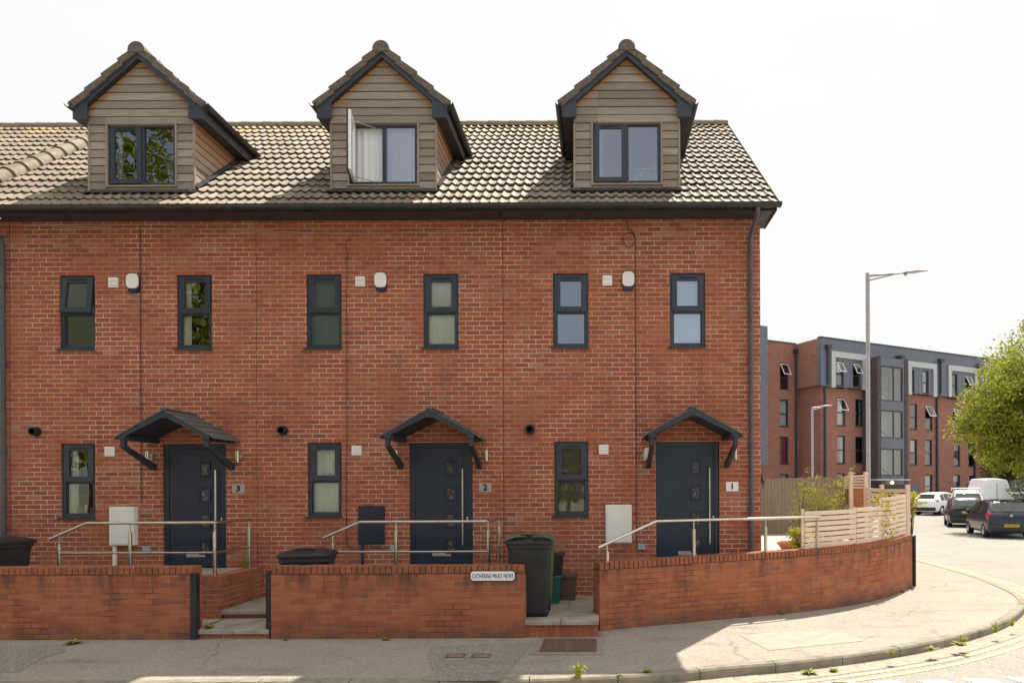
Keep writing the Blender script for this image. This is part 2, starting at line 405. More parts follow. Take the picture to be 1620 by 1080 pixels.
def text_mesh(body, size, mat_, name, parent, M4, xscale=1.0, bold=0.0, extr=0.002):
    cu = bpy.data.curves.new(name, 'FONT'); cu.body = body; cu.size = size; cu.align_x = 'CENTER'; cu.align_y = 'CENTER'
    cu.extrude = extr; cu.offset = bold; cu.space_character = 1.12
    tmp = bpy.data.objects.new('tmp', cu); link(tmp)
    dg = bpy.context.evaluated_depsgraph_get()
    me = bpy.data.meshes.new_from_object(tmp.evaluated_get(dg)); bpy.data.objects.remove(tmp)
    rt = root_of(parent); off = Matrix.Translation(-Vector(rt.location)) if rt is not None else Matrix()
    me.transform(off @ M4 @ Matrix.Diagonal((xscale, 1, 1, 1)))
    me.materials.clear(); me.materials.append(mat_)
    o = link(bpy.data.objects.new(name, me)); o.parent = parent
    return o
def facing(x, y, z):   # text in the XZ plane looking towards -Y
    return Matrix.Translation((x, y, z)) @ Matrix.Rotation(R(90), 4, 'X')
# ------------------------------------------------------------------ the terrace
PITCH = 3.975
EZ, EY, SLOPE = 6.36, -0.45, 0.821             # tile edge at the eaves, rise per metre
RY = 3.8; RZ = EZ + (RY - EY) * SLOPE

def wall_holes(mb, x0, x1, z0, z1, holes, y=0.0, reveal=0.10):
    xs = sorted({x0, x1, *[h[0] for h in holes], *[h[1] for h in holes]})
    zs = sorted({z0, z1, *[h[2] for h in holes], *[h[3] for h in holes]})
    for i in range(len(xs) - 1):
        for j in range(len(zs) - 1):
            a, b, c, d = xs[i], xs[i + 1], zs[j], zs[j + 1]; mx, mz = (a + b) / 2, (c + d) / 2
            if any(h[0] < mx < h[1] and h[2] < mz < h[3] for h in holes): continue
            mb.quad((a, y, c), (b, y, c), (b, y, d), (a, y, d))
    for a, b, c, d in [h[:4] for h in holes]:
        mb.quad((a, y, c), (a, y, d), (a, y + reveal, d), (a, y + reveal, c))
        mb.quad((b, y, c), (b, y + reveal, c), (b, y + reveal, d), (b, y, d))
        mb.quad((a, y, d), (b, y, d), (b, y + reveal, d), (a, y + reveal, d))
        mb.quad((a, y, c), (a, y + reveal, c), (b, y + reveal, c), (b, y, c))

def room_box(mb, x0, x1, z0, z1, y0, depth, m=0.25, mz=0.25):
    a, b, c, d, e = x0 - m, x1 + m, z0 - mz, z1 + mz, y0 + depth
    mb.quad((a, e, c), (b, e, c), (b, e, d), (a, e, d))
    mb.quad((a, y0, c), (a, e, c), (a, e, d), (a, y0, d)); mb.quad((b, y0, c), (b, e, c), (b, e, d), (b, y0, d))
    mb.quad((a, y0, c), (b, y0, c), (b, e, c), (a, e, c)); mb.quad((a, y0, d), (b, y0, d), (b, e, d), (a, e, d))

def ring(mb, x0, x1, z0, z1, l, r, b, t, y0, y1, M4=None):
    mb.box(x0, x0 + l, y0, y1, z0, z1, M4); mb.box(x1 - r, x1, y0, y1, z0, z1, M4)
    mb.box(x0 + l, x1 - r, y0, y1, z0, z0 + b, M4); mb.box(x0 + l, x1 - r, y0, y1, z1 - t, z1, M4)

def tiles(mb, P0, U, V, N, width, length, gauge=0.345, u0=0.0, skip=None, step=0.025, thick=0.04):
    P0 = Vector(P0); U = Vector(U).normalized(); V = Vector(V).normalized(); N = Vector(N).normalized()
    nc = max(1, int(round(width / step))); us = [width * i / nc for i in range(nc + 1)]
    def wave(u):
        ph = ((u + u0) % 0.15) / 0.15
        return 0.031 * math.sin(math.pi * ph / 0.46) ** .85 if ph < 0.46 else 0.0
    r = 0
    while r * gauge < length - 0.02:
        v0 = r * gauge; v1 = min(v0 + gauge + 0.10, length + .02)
        jit = [random.uniform(-.007, .007) for _ in range(int(width / 0.3) + 3)]
        jh = [random.uniform(-.003, .004) for _ in jit]; vs = []; uvs = []
        for u in us:
            w = wave(u) + jh[int((u + (r % 2) * .15) / 0.3)]; j = jit[int((u + (r % 2) * .15) / 0.3)]
            for (vv, h, tv) in ((v0 + j, w + .027, v0 + .002), (v0 + j, w + thick + .008, v0 + .002), (v1, w + 0.0, v0 + gauge - .002)):
                vs.append(P0 + U * u + V * vv + N * h); uvs.append((u + u0, tv))
        fs = []
        for i in range(nc):
            if skip and skip(P0 + U * ((us[i] + us[i + 1]) / 2) + V * (v0 + gauge * .5)): continue
            a = i * 3; b = a + 3
            fs += [(a, b, b + 1, a + 1), (a + 1, b + 1, b + 2, a + 2)]
        mb.add(vs, fs, uvs); r += 1

def win(house, x0, x1, z0, z1, open_top=0.0, blind=None, glass='glass', blind_frac=1.0, blind_x=None, label=None):
    f = MB(); y = 0.028
    ring(f, x0 + .002, x1 - .002, z0 + .012, z1 - .002, .055, .055, .055, .055, y, y + .07)
    zt = z0 + (z1 - z0) * 0.50
    f.box(x0 + .057, x1 - .057, y + .004, y + .07, zt - .032, zt + .022)
    ring(f, x0 + .057, x1 - .057, z0 + .067, zt - .032, .014, .014, .014, .014, y + .02, y + .05)
    w = f.build('window', M['frame'], house, bevel=.004)
    if label: w['label'] = label
    s = MB(); s.box(x0 - .035, x1 + .004, -.035, y, z0 - .012, z0 + .014)
    s.build('sill', M['frame'], w)
    # opening light (top hung)
    hz = z1 - .035; T = Matrix.Translation((0, y, hz)) @ Matrix.Rotation(-R(open_top), 4, 'X') @ Matrix.Translation((0, -y, -hz))
    sa = MB(); ring(sa, x0 + .034, x1 - .034, zt - .012, z1 - .034, .085, .085, .085, .085, y - .018, y + .04, T)
    sa.build('sash', M['frame'], w, bevel=.005)
    if open_top:
        li = MB(); ring(li, x0 + .046, x1 - .046, zt + .0, z1 - .046, .06, .06, .06, .06, y + .0402, y + .06, T); li.build('sash_lining', M['white'], w)
        st = MB(); st.tube([T @ Vector((x0 + .05, y + .03, zt + .2)), (x0 + .05, y + .02, zt + .16)], .006, 6); st.build('stay', M['steel'], w)
        st = MB(); st.tube([T @ Vector((x1 - .05, y + .03, zt + .15)), (x1 - .05, y + .02, zt + .10)], .006, 6); st.build('stay', M['steel'], w)
    v = MB(); v.box(x0 + .14, x1 - .14, y - .03, y - .019, z1 - .082, z1 - .062, T); v.build('trickle_vent', M['black'], w)
    p = MB(); p.quad(*[T @ Vector(q) for q in ((x0 + .115, y + .008, zt + .07), (x1 - .115, y + .008, zt + .07), (x1 - .115, y + .008, z1 - .117), (x0 + .115, y + .008, z1 - .117))])
    p.build('pane', M[glass], w)
    p = MB(); p.quad((x0 + .068, y + .035, z0 + .078), (x1 - .068, y + .035, z0 + .078), (x1 - .068, y + .035, zt - .044), (x0 + .068, y + .035, zt - .044))
    p.build('pane', M[glass], w)
    if blind:
        b = MB(); bx0, bx1 = blind_x if blind_x else (x0 + .04, x1 - .04); zb = z1 - (z1 - z0) * blind_frac
        n = 16; pts = [(bx0 + (bx1 - bx0) * i / n, .105 + .006 * math.sin(i * 1.7), 0) for i in range(n + 1)]
        for i in range(n):
            a, c = pts[i], pts[i + 1]; b.quad((a[0], a[1], zb), (c[0], c[1], zb), (c[0], c[1], z1), (a[0], a[1], z1))
        b.build('blind', M[blind], w)
    return w

def half_round(mb, a, b, r, n=10, seg=0.45, cap=True, lift=.012):   # ridge tile row from a to b
    a, b = Vector(a), Vector(b); L = (b - a).length; t = (b - a) / L
    side = t.cross(Vector((0, 0, 1))).normalized(); up = side.cross(t).normalized(); k = int(L / seg) + 1
    for i in range(k):
        s0, s1 = i * seg, min((i + 1) * seg + .03, L)
        if s1 - s0 < .05: continue
        vs = []; 
        for s_, rr in ((s0, r + lift), (s1, r)):
            for j in range(n + 1):
                w = math.pi * (j / n) * 1.16 - .25
                vs.append(a + t * s_ + side * math.cos(w) * rr + up * math.sin(w) * rr)
        mb.add(vs, [(j, j + 1, n + 2 + j, n + 1 + j) for j in range(n)])
        mb.add(vs[:n + 1], [tuple(range(n + 1))])

def dormer(house, X, idx):
    cx = X + .442 + {1: .03, 2: .05, 3: .09}[idx]; yf = .10; HB = .863; L0, R0 = cx - HB, cx + HB
    wx0, wx1, wz0, wz1 = cx - .55, cx + .55, 6.904, 7.90
    zb, ze, za = 6.82, 8.13, 9.07            # foot of the cladding, eaves, apex (top of tiles)
    half = 1.07; sl = (za - ze) / half
    roof_y = lambda z: EY + (z - EZ) / SLOPE
    bw = .132
    mb = MB()
    def board(xa, xb, z0, z1, y, clipgable=False, cheek=None):
        g = .013
        if cheek is None:
            n = max(1, int((xb - xa) / .06)); vs = []; fs = []; at_ = []
            for i in range(n + 1):
                x = xa + (xb - xa) * i / n
                for (zz, yy) in ((z0 + g, y - .004), (z1 - .0, y + .006)):
                    vs.append((x, yy, zz))
                    dz = (za - .15) - sl * abs(x - cx) - zz
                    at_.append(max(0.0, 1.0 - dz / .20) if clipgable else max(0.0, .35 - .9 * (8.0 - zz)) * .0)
            fs = [(2 * i, 2 * i + 2, 2 * i + 3, 2 * i + 1) for i in range(n)]
            mb.add(vs, fs, at=at_)
            mb.box(xa, xb, y + .022, y + .032, z0, z1)
    # flank boards either side of the window and full-width boards over it
    nb = 8
    for i in range(nb):
        z0 = zb + i * bw; z1 = z0 + bw
        for xa, xb in ((L0 + .0, wx0 - .03), (wx1 + .03, R0)):
            board(xa, xb, z0, z1, yf)
    zt = zb + nb * bw
    i = 0
    while True:
        z0 = zt + i * bw
        if z0 > za - .17: break
        hw = min(R0 - cx, (za - .08 - z0) / sl + .03)
        if hw < .04: break
        ht = min(R0 - cx, (za - .10 - (z0 + bw)) / sl + .03)
        board(cx - hw, cx + hw, z0, z0 + bw, yf - (.012 if i == 0 else .0), clipgable=True); i += 1
    # strip under the window
    mb.box(wx0 - .03, wx1 + .03, yf + .01, yf + .03, zb - .0, wz0 - .03)
    # cheeks
    for sx in (-1, 1):
        xs = cx + sx * HB
        z = zb
        while z < 8.14:
            y1 = roof_y(z + bw) + .35
            b0 = (xs, yf + .02, z + .012); vs = [(xs, yf + .021, z + .008), (xs, y1, z + .008), (xs - sx * .006, y1, z + bw), (xs - sx * .006, yf + .021, z + bw)]
            n = 10; vv = []; aa = []
            for k in range(n + 1):
                yy = yf + .021 + (y1 - yf) * k / n
                for zz, xx in ((z + .012, xs), (z + bw, xs - sx * .006)):
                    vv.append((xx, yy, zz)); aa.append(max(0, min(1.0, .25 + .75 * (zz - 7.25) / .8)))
            mb.add(vv, [(2 * k, 2 * k + 2, 2 * k + 3, 2 * k + 1) for k in range(n)], at=aa)
            mb.box(min(xs - sx * .03, xs - sx * .02), max(xs - sx * .03, xs - sx * .02), yf + .021, y1, z, z + bw)
            z += bw
    d = mb.build('dormer', M['cedar'], house)
    # corner trims
    t = MB()
    for sx in (-1, 1):
        xs = cx + sx * (HB + .005); t.box(min(xs, xs - sx * .03), max(xs, xs - sx * .03), yf - .012, yf + .03, zb, zb + nb * bw)
        xw = wx0 - .03 if sx < 0 else wx1; t.box(xw, xw + .03, yf - .018, yf + .09, wz0 - .03, wz1 + .02)
    t.box(wx0, wx1, yf - .018, yf + .02, wz0 - .03, wz0 - .004)
    t.box(wx0, wx1, yf - .006, yf + .09, wz1 + .002, wz1 + .02)
    t.build('corner_trim', M['woodtrim'], d)
    # lead apron and side flashings
    a = MB(); rz = lambda y: EZ + (y - EY) * SLOPE
    a.prism([(L0 - .03, yf - .02, zb + .0), (L0 - .03, yf - .02, rz(yf) - .03), (L0 - .03, yf - .17, rz(yf - .17) + .045), (L0 - .03, yf - .17, rz(yf - .17) + .055), (L0 - .03, yf - .06, zb - .04)], (R0 - L0 + .06, 0, 0))
    for sx in (-1, 1):
        xs = cx + sx * HB; P = []
        for k in range(8):
            y = yf + k * .2; P.append((xs, y, rz(y) + .09))
        for k in range(7):
            (x_, y0, z0), (_, y1, z1) = P[k], P[k + 1]
            a.quad((xs + sx * .004, y0, z0), (xs + sx * .004, y1, z1), (xs + sx * .06, y1, z1 - .05), (xs + sx * .06, y0, z0 - .05))
            a.quad((xs + sx * .004, y0, z0), (xs + sx * .004, y1, z1), (xs + sx * .006, y1, z1 - .14), (xs + sx * .006, y0, z0 - .14))
    a.build('lead_flashing', M['lead'], d)
    # roof: two tiled slopes, front verge thick
    yv = -.01; rf = MB(); Ls = math.hypot(half, za - ze); back = 3.1
    for sx in (-1, 1):
        P0 = Vector((cx + sx * half, yv, ze)); V = Vector((-sx * half, 0, za - ze)); U = Vector((0, 1, 0)); N = Vector((sx * (za - ze), 0, half))
        tiles(rf, P0, U, V, N, back, Ls, gauge=Ls / 4.0, u0=.04, skip=lambda q: q.z < rz(q.y) - .10, step=.0375)
    o = rf.build('dormer_roof', M['tile'], d)
    vg = MB()                                   # verge pieces, four a side
    for sx in (-1, 1):
        n_ = Vector((sx * (za - ze), 0, half)).normalized(); V = Vector((-sx * half, 0, za - ze)).normalized()
        for k in range(4):
            p = Vector((cx + sx * half, 0, ze)) + V * (k * Ls / 4.0 - .01); q = p + V * (Ls / 4.0 + .02)
            h0, h1 = .060, .032
            vs = []
            for yy in (yv - .012, yv + .13):
                for (pp, hh) in ((p, h0), (q, h1)):
                    vs += [(pp + n_ * hh + Vector((0, yy, 0))), (pp - n_ * .062 + n_ * (hh - h1) + Vector((0, yy, 0)))]
            vg.add(vs, [(0, 2, 3, 1), (4, 5, 7, 6), (0, 4, 6, 2), (1, 3, 7, 5), (0, 1, 5, 4), (2, 6, 7, 3)])
    vg.build('verge_tiles', M['darktile'], d, bevel=.008)
    rd = MB(); half_round(rd, (cx, yv - .02, za - .045), (cx, 2.95, za - .045), .125, 12)
    rd.build('ridge_tiles', M['darktile'], d, smooth=True)
    # bargeboards with boxed ends, soffit
    bb = MB(); th = .07
    for sx in (-1, 1):
        o_ = lambda x, z: Vector((cx + sx * x, 0, z))
        pts = [(0, za - .055), (half - .02, ze - .035 + .01 * sl), (half - .02, ze - .195), (half - .255, ze - .195), (half - .255, za - .055 - th - .03 - (half - .255) * sl), (0, za - .055 - th - .03)]
        P = [(cx + sx * x, yv + .02, z) for x, z in pts]
        bb.prism(P if sx > 0 else P[::-1], (0, .025, 0))
    bb.build('bargeboard', M['frame'], d)
    sf = MB()
    for sx in (-1, 1):
        for (xa, xb, z_a, z_b) in ((half - .025, HB - .02, ze - .19, ze - .19),):
            xa_, xb_ = cx + sx * xa, cx + sx * xb
            sf.quad((xa_, yv + .045, z_a), (xb_, yv + .045, z_b), (xb_, 2.2, z_b), (xa_, 2.2, z_a))
            sf.quad((xa_, yv + .045, z_a), (xa_, 2.2, z_a), (xa_, 2.2, ze + .0), (xa_, yv + .045, ze + .0))
        # raking soffit under the front overhang
        A = (cx, za - .15); B = (cx + sx * (half - .2), za - .15 - (half - .2) * sl)
        sf.quad((A[0], yv + .045, A[1]), (B[0], yv + .045, B[1]), (B[0], yf + .02, B[1]), (A[0], yf + .02, A[1]))
    sf.build('soffit', M['trim'], d)
    gt_ = MB()
    for sx in (-1, 1):
        n = 8; r = .058; vs = []; xc = cx + sx * (half + .03); zc = ze + .03
        y0, y1 = yv - .03, roof_y(zc - .02) - .02
        gt_ = MB()
        for yy in (y0, y1):
            for j in range(n + 1):
                w = math.pi + math.pi * j / n; vs.append((xc + r * math.cos(w), yy, zc + r * math.sin(w)))
            for j in range(n, -1, -1):
                w = math.pi + math.pi * j / n; vs.append((xc + (r - .006) * math.cos(w), yy, zc + (r - .006) * math.sin(w)))
        m_ = 2 * n + 2
        gt_.add(vs, [(j, (j + 1) % m_, m_ + (j + 1) % m_, m_ + j) for j in range(m_)] + [tuple(range(m_ - 1, -1, -1)), tuple(range(m_, 2 * m_))])
        gt_.tube([(xc, y1 - .05, zc - .05), (xc, y1 - .01, zc - .14), (xc, y1 + .08, zc - .2)], .03, 8)
        gt_.build('gutter', M['trim'], d, smooth=True)
    # window: left casement, right fixed light
    f = MB(); ring(f, wx0, wx1, wz0, wz1, .05, .05, .05, .05, yf + .02, yf + .09)
    mx = cx + .0
    f.box(mx - .03, mx + .03, yf + .022, yf + .09, wz0 + .05, wz1 - .05)
    dw = f.build('dormer_window', M['frame'], house, bevel=.004)
    opened = idx == 2
    sx0, sx1, sz0, sz1 = wx0 + .03, mx - .012, wz0 + .03, wz1 - .03
    hx, hy = sx0, yf + .02
    T = Matrix.Translation((hx, hy, 0)) @ Matrix.Rotation(-R(78 if opened else 0), 4, 'Z') @ Matrix.Translation((-hx, -hy, 0))
    s = MB(); ring(s, sx0, sx1, sz0, sz1, .075, .075, .075, .075, yf + .004, yf + .03, T); s.build('sash', M['frame'], dw, bevel=.005)
    if opened:
        s = MB(); ring(s, sx0 + .004, sx1 - .004, sz0 + .004, sz1 - .004, .075, .075, .075, .075, yf + .0305, yf + .075, T); s.build('sash_lining', M['white'], dw, bevel=.004)
        s = MB(); ring(s, wx0 + .012, mx - .01, wz0 + .012, wz1 - .012, .012, .012, .045, .045, yf + .0902, yf + .11); s.build('frame_lining', M['white'], dw)
        for zz in (sz0 + .02, sz1 - .03):
            s = MB(); q = T @ Vector(((sx0 + sx1) / 2 - .02, yf + .05, zz)); s.tube([(mx - .15, yf + .05, zz), q], .006, 6); s.build('stay', M['steel'], dw)
        s = MB(); hq = [T @ Vector((sx1 - .04, yf + .10, 7.5)), T @ Vector((sx1 - .04, yf + .11, 7.38)) ]; s.tube(hq, .011, 6); s.build('handle', M['white'], dw)
    else:
        v = MB(); v.box(sx0 + .10, sx1 - .10, yf - .006, yf + .004, sz1 - .045, sz1 - .025); v.build('trickle_vent', M['black'], dw)
    g = {1: 'glassb', 2: 'glassb', 3: 'glass'}[idx]
    p = MB(); p.quad(*[T @ Vector(q) for q in ((sx0 + .07, yf + .022, sz0 + .07), (sx1 - .07, yf + .022, sz0 + .07), (sx1 - .07, yf + .022, sz1 - .07), (sx0 + .07, yf + .022, sz1 - .07))]); p.build('pane', M[g], dw)
    p = MB(); p.quad((mx + .03, yf + .05, wz0 + .05), (wx1 - .05, yf + .05, wz0 + .05), (wx1 - .05, yf + .05, wz1 - .05), (mx + .03, yf + .05, wz1 - .05)); p.build('pane', M[g], dw)
    def curt(xa, xb, mname, y=.47, amp=.018):
        b = MB(); n = 24
        pt = [(xa + (xb - xa) * i / n, yf - .3 + y + amp * math.sin(i * 1.35) + amp * .5 * math.sin(i * .53)) for i in range(n + 1)]
        for i in range(n): b.quad((*pt[i], wz0 - .02), (*pt[i + 1], wz0 - .02), (*pt[i + 1], wz1 + .02), (*pt[i], wz1 + .02))
        b.build('curtain', M[mname], dw, smooth=True)
    if idx == 2: curt(wx0 + .01, mx + .01, 'curtain', .42, .008); curt(mx + .03, wx1 + .02, 'curtain', .45, .006)
    if idx == 1:
        b = MB(); zz = wz0 + .1
        while zz < wz1: b.box(wx0 + .06, wx0 + .16, yf + .16, yf + .19, zz, zz + .014); zz += .03
        b.build('slatted_blind', M['curtain'], dw)
        # clothes airer standing inside on the sill board
        b = MB(); x0_, x1_, z0_, z1_ = cx + .12, cx + .48, wz0 + .06, wz0 + .36
        b.tube([(x0_ + .1, yf + .2, z0_), (x1_ - .02, yf + .2, z0_), (x1_, yf + .2, z1_)], .006, 5); b.tube([(x0_, yf + .2, z1_ - .04), (x1_, yf + .22, z1_ - .02)], .005, 5)
        b.tube([(x0_ + .05, yf + .2, z1_ - .04), (x1_ - .1, yf + .2, z0_)], .005, 5)
        b.tube([(x0_ + .1 + .07 * math.cos(w * .5), yf + .21, z0_ + .09 + .07 * math.sin(w * .5)) for w in range(14)], .005, 5)
        b.build('wire_airer', M['white'], dw)
    if idx == 3:
        b = MB(); b.lathe([(.03, wz0 + .05), (.035, wz0 + .09), (.015, wz0 + .12)], (cx + .22, yf + .14, 0), 10); b.build('jar', M['white'], dw)
        curt(wx0 + .04, wx0 + .14, 'curtain', .45, .01)
    room = MB(); room_box(room, wx0, wx1, wz0, wz1, yf + .092, 1.3, .28, .1)
    return d, (L0, R0), room

def make_canopy(house, X):
    ax = X + 1.425; wy = 0.0; fy = -.74; za = 3.165; half = .745; tipz = 2.735
    # upper surface profile: straight then bell-cast tip
    prof = [(0, za), (.30, za - .165), (.52, za - .29), (.64, za - .355), (.70, za - .392), (half, tipz)]
    mb = MB()
    def strip(sx):
        vs = []; P = prof
        for y in (fy - .04, wy):
            for x, z in P: vs.append((ax + sx * x, y, z))
            for x, z in P[::-1]: vs.append((ax + sx * x, y, z - .018))
        n = len(P) * 2
        return vs, [(i, (i + 1) % n, n + (i + 1) % n, n + i) for i in range(n)] + [tuple(range(n)), tuple(range(2 * n - 1, n - 1, -1))]
    for sx in (-1, 1):
        a, b = strip(sx); mb.add(a, b)
        for k in range(1, 5):                   # raised lap lines of the shingles
            t_ = k / 5.0; x = half * t_; z = np.interp(x, [q[0] for q in prof], [q[1] for q in prof])
            mb.box(ax + sx * x - .012, ax + sx * x + .012, fy - .04, wy, z - .004, z + .010)
    mb.box(ax - .05, ax + .05, fy - .04, wy, za - .012, za + .014)
    c = mb.build('canopy', M['shingle'], house)
    f = MB()                                    # front fascia: pitched outside, curved soffit inside
    inner = []
    N_ = 12
    hw, zb_ = .63, 2.71
    outer = [(-hw - .05, zb_), (-hw - .05, za - .36)] + [(-x, z - .018) for x, z in prof[3:0:-1]] + [(0, za - .018)] + [(x, z - .018) for x, z in prof[1:4]] + [(hw + .05, za - .36), (hw + .05, zb_)]
    inn = [(hw - .05, zb_ + .0)] + [((hw - .05) * (1 - t_ / N_), min(2.765 + .285 * (t_ / N_) ** 1.0 - (.02 if t_ == N_ else 0), 3.04)) for t_ in range(1, N_ + 1)]
    inn = inn + [(-x, z) for x, z in inn[::-1][1:]]
    # split in quads between outer and inner to avoid concave ngons
    def oz(x): return np.interp(abs(x), [q[0] for q in prof], [q[1] for q in prof]) - .018
    xs = [hw + .05, hw, hw - .05] + [q[0] for q in inn[1:N_ + 1]]
    def izf(x):
        ax_ = abs(x)
        if ax_ > hw - .05 - 1e-6: return zb_
        return float(np.interp(ax_, [q[0] for q in inn[1:N_ + 1]][::-1] + [hw - .05], [q[1] for q in inn[1:N_ + 1]][::-1] + [2.76]))
    xs = sorted(set([round(-x, 5) for x in xs] + [round(x, 5) for x in xs]))
    for i in range(len(xs) - 1):
        a, b = xs[i], xs[i + 1]
        za0, zb0 = izf(a), izf(b)
        if abs(a) > hw - .051 and abs(b) > hw - .051: za0 = zb0 = zb_
        elif abs(a) > hw - .051: za0 = 2.76
        elif abs(b) > hw - .051: zb0 = 2.76
        vs = [(ax + a, fy - .03, za0), (ax + b, fy - .03, zb0), (ax + b, fy - .03, oz(b)), (ax + a, fy - .03, oz(a))]
        vs += [(x, fy + .01, z) for x, _, z in vs]
        f.add(vs, [(0, 1, 2, 3), (7, 6, 5, 4), (0, 4, 5, 1), (3, 2, 6, 7), (0, 3, 7, 4), (1, 5, 6, 2)])
        # soffit lining behind
        f.quad((ax + a, fy + .01, za0 + .012), (ax + b, fy + .01, zb0 + .012), (ax + b, wy, zb0 + .012), (ax + a, wy, za0 + .012))
    for sx in (-1, 1):
        x = ax + sx * (hw + .02); f.box(min(x, x - sx * .1), max(x, x - sx * .1), fy + .011, wy, zb_ - .01, zb_ + .06)
    f.build('canopy_fascia', M['canopy'], c)
    for sx in (-1, 1):
        x = ax + sx * (hw - .0); w_ = .032
        b = MB()
        P = [(fy - .02, zb_), (fy - .02, zb_ - .12), (-.06, 2.27), (0.0, 2.27), (0, 2.36), (-.045, 2.375), (fy + .055, zb_ - .09), (fy + .055, zb_)]
        v0 = [(x - w_, y, z) for y, z in P]; v1 = [(x + w_, y, z) for y, z in P]; n = 8
        b.add(v0 + v1, [(0, 1, 6, 7), (1, 2, 5, 6), (2, 3, 4, 5), (8, 15, 14, 9), (9, 14, 13, 10), (10, 13, 12, 11)] + [(i, n + i, n + (i + 1) % n, (i + 1) % n) for i in range(n)])
        b.build('bracket', M['canopy'], c, bevel=.006)

def make_door(house, X):
    x0, x1, z0, z1 = X + .917, X + 1.935, .70, 2.694
    f = MB(); ring(f, x0 + .003, x1 - .003, z0 + .0, z1 - .003, .075, .075, .05, .075, .03, .10)
    d = MB(); d.box(x0 + .08, x1 - .08, .048, .085, z0 + .055, z1 - .08)
    dd = d.build('door', M['door'], house)
    f.build('door_frame', M['door'], dd, bevel=.006)
    for i, zc in enumerate((2.28, 1.87, 1.45, 1.03)):
        xc = X + 1.569
        q = MB(); ring(q, xc - .092, xc + .092, zc - .125, zc + .125, .022, .022, .022, .022, .028, .05)
        ring(q, xc - .07, xc + .07, zc - .103, zc + .103, .016, .016, .016, .016, .036, .05)
        q.build('glazing_bead', M['door'], dd, bevel=.004)
        q = MB(); q.quad((xc - .055, .044, zc - .088), (xc + .055, .044, zc - .088), (xc + .055, .044, zc + .088), (xc - .055, .044, zc + .088)); q.build('pane', M['doorglass'], dd)
    h = MB(); hx = X + 1.775; h.tube([(hx, -.02, 1.05), (hx, -.02, 2.27)], .0135, 10)
    for zz in (1.17, 2.15): h.tube([(hx, -.02, zz), (hx, .05, zz)], .009, 8)
    h.build('handle', M['steel'], dd, smooth=True)
    l = MB(); l.box(X + 1.83, X + 1.855, .035, .049, 1.42, 1.50); l.lathe([(.012, 0), (.012, .012)], (X + 1.8425, .03, 1.46), 10, Matrix.Rotation(R(90), 3, 'X').to_4x4()); l.build('lock', M['steel'], dd)
    l = MB(); l.box(X + 1.27, X + 1.575, .034, .049, .865, .93); l.build('letterbox', M['plate'], dd, bevel=.004)
    t = MB(); t.box(x0, x1, -.03, .10, z0 - .03, z0 + .0); t.build('threshold', M['steel'], dd)

M['doorglass'] = noisy('patterned_door_glass', (0.05, 0.048, 0.045), (0.36, 0.25, 0.18), 26, rough=0.12, lo=0.5, hi=0.7)

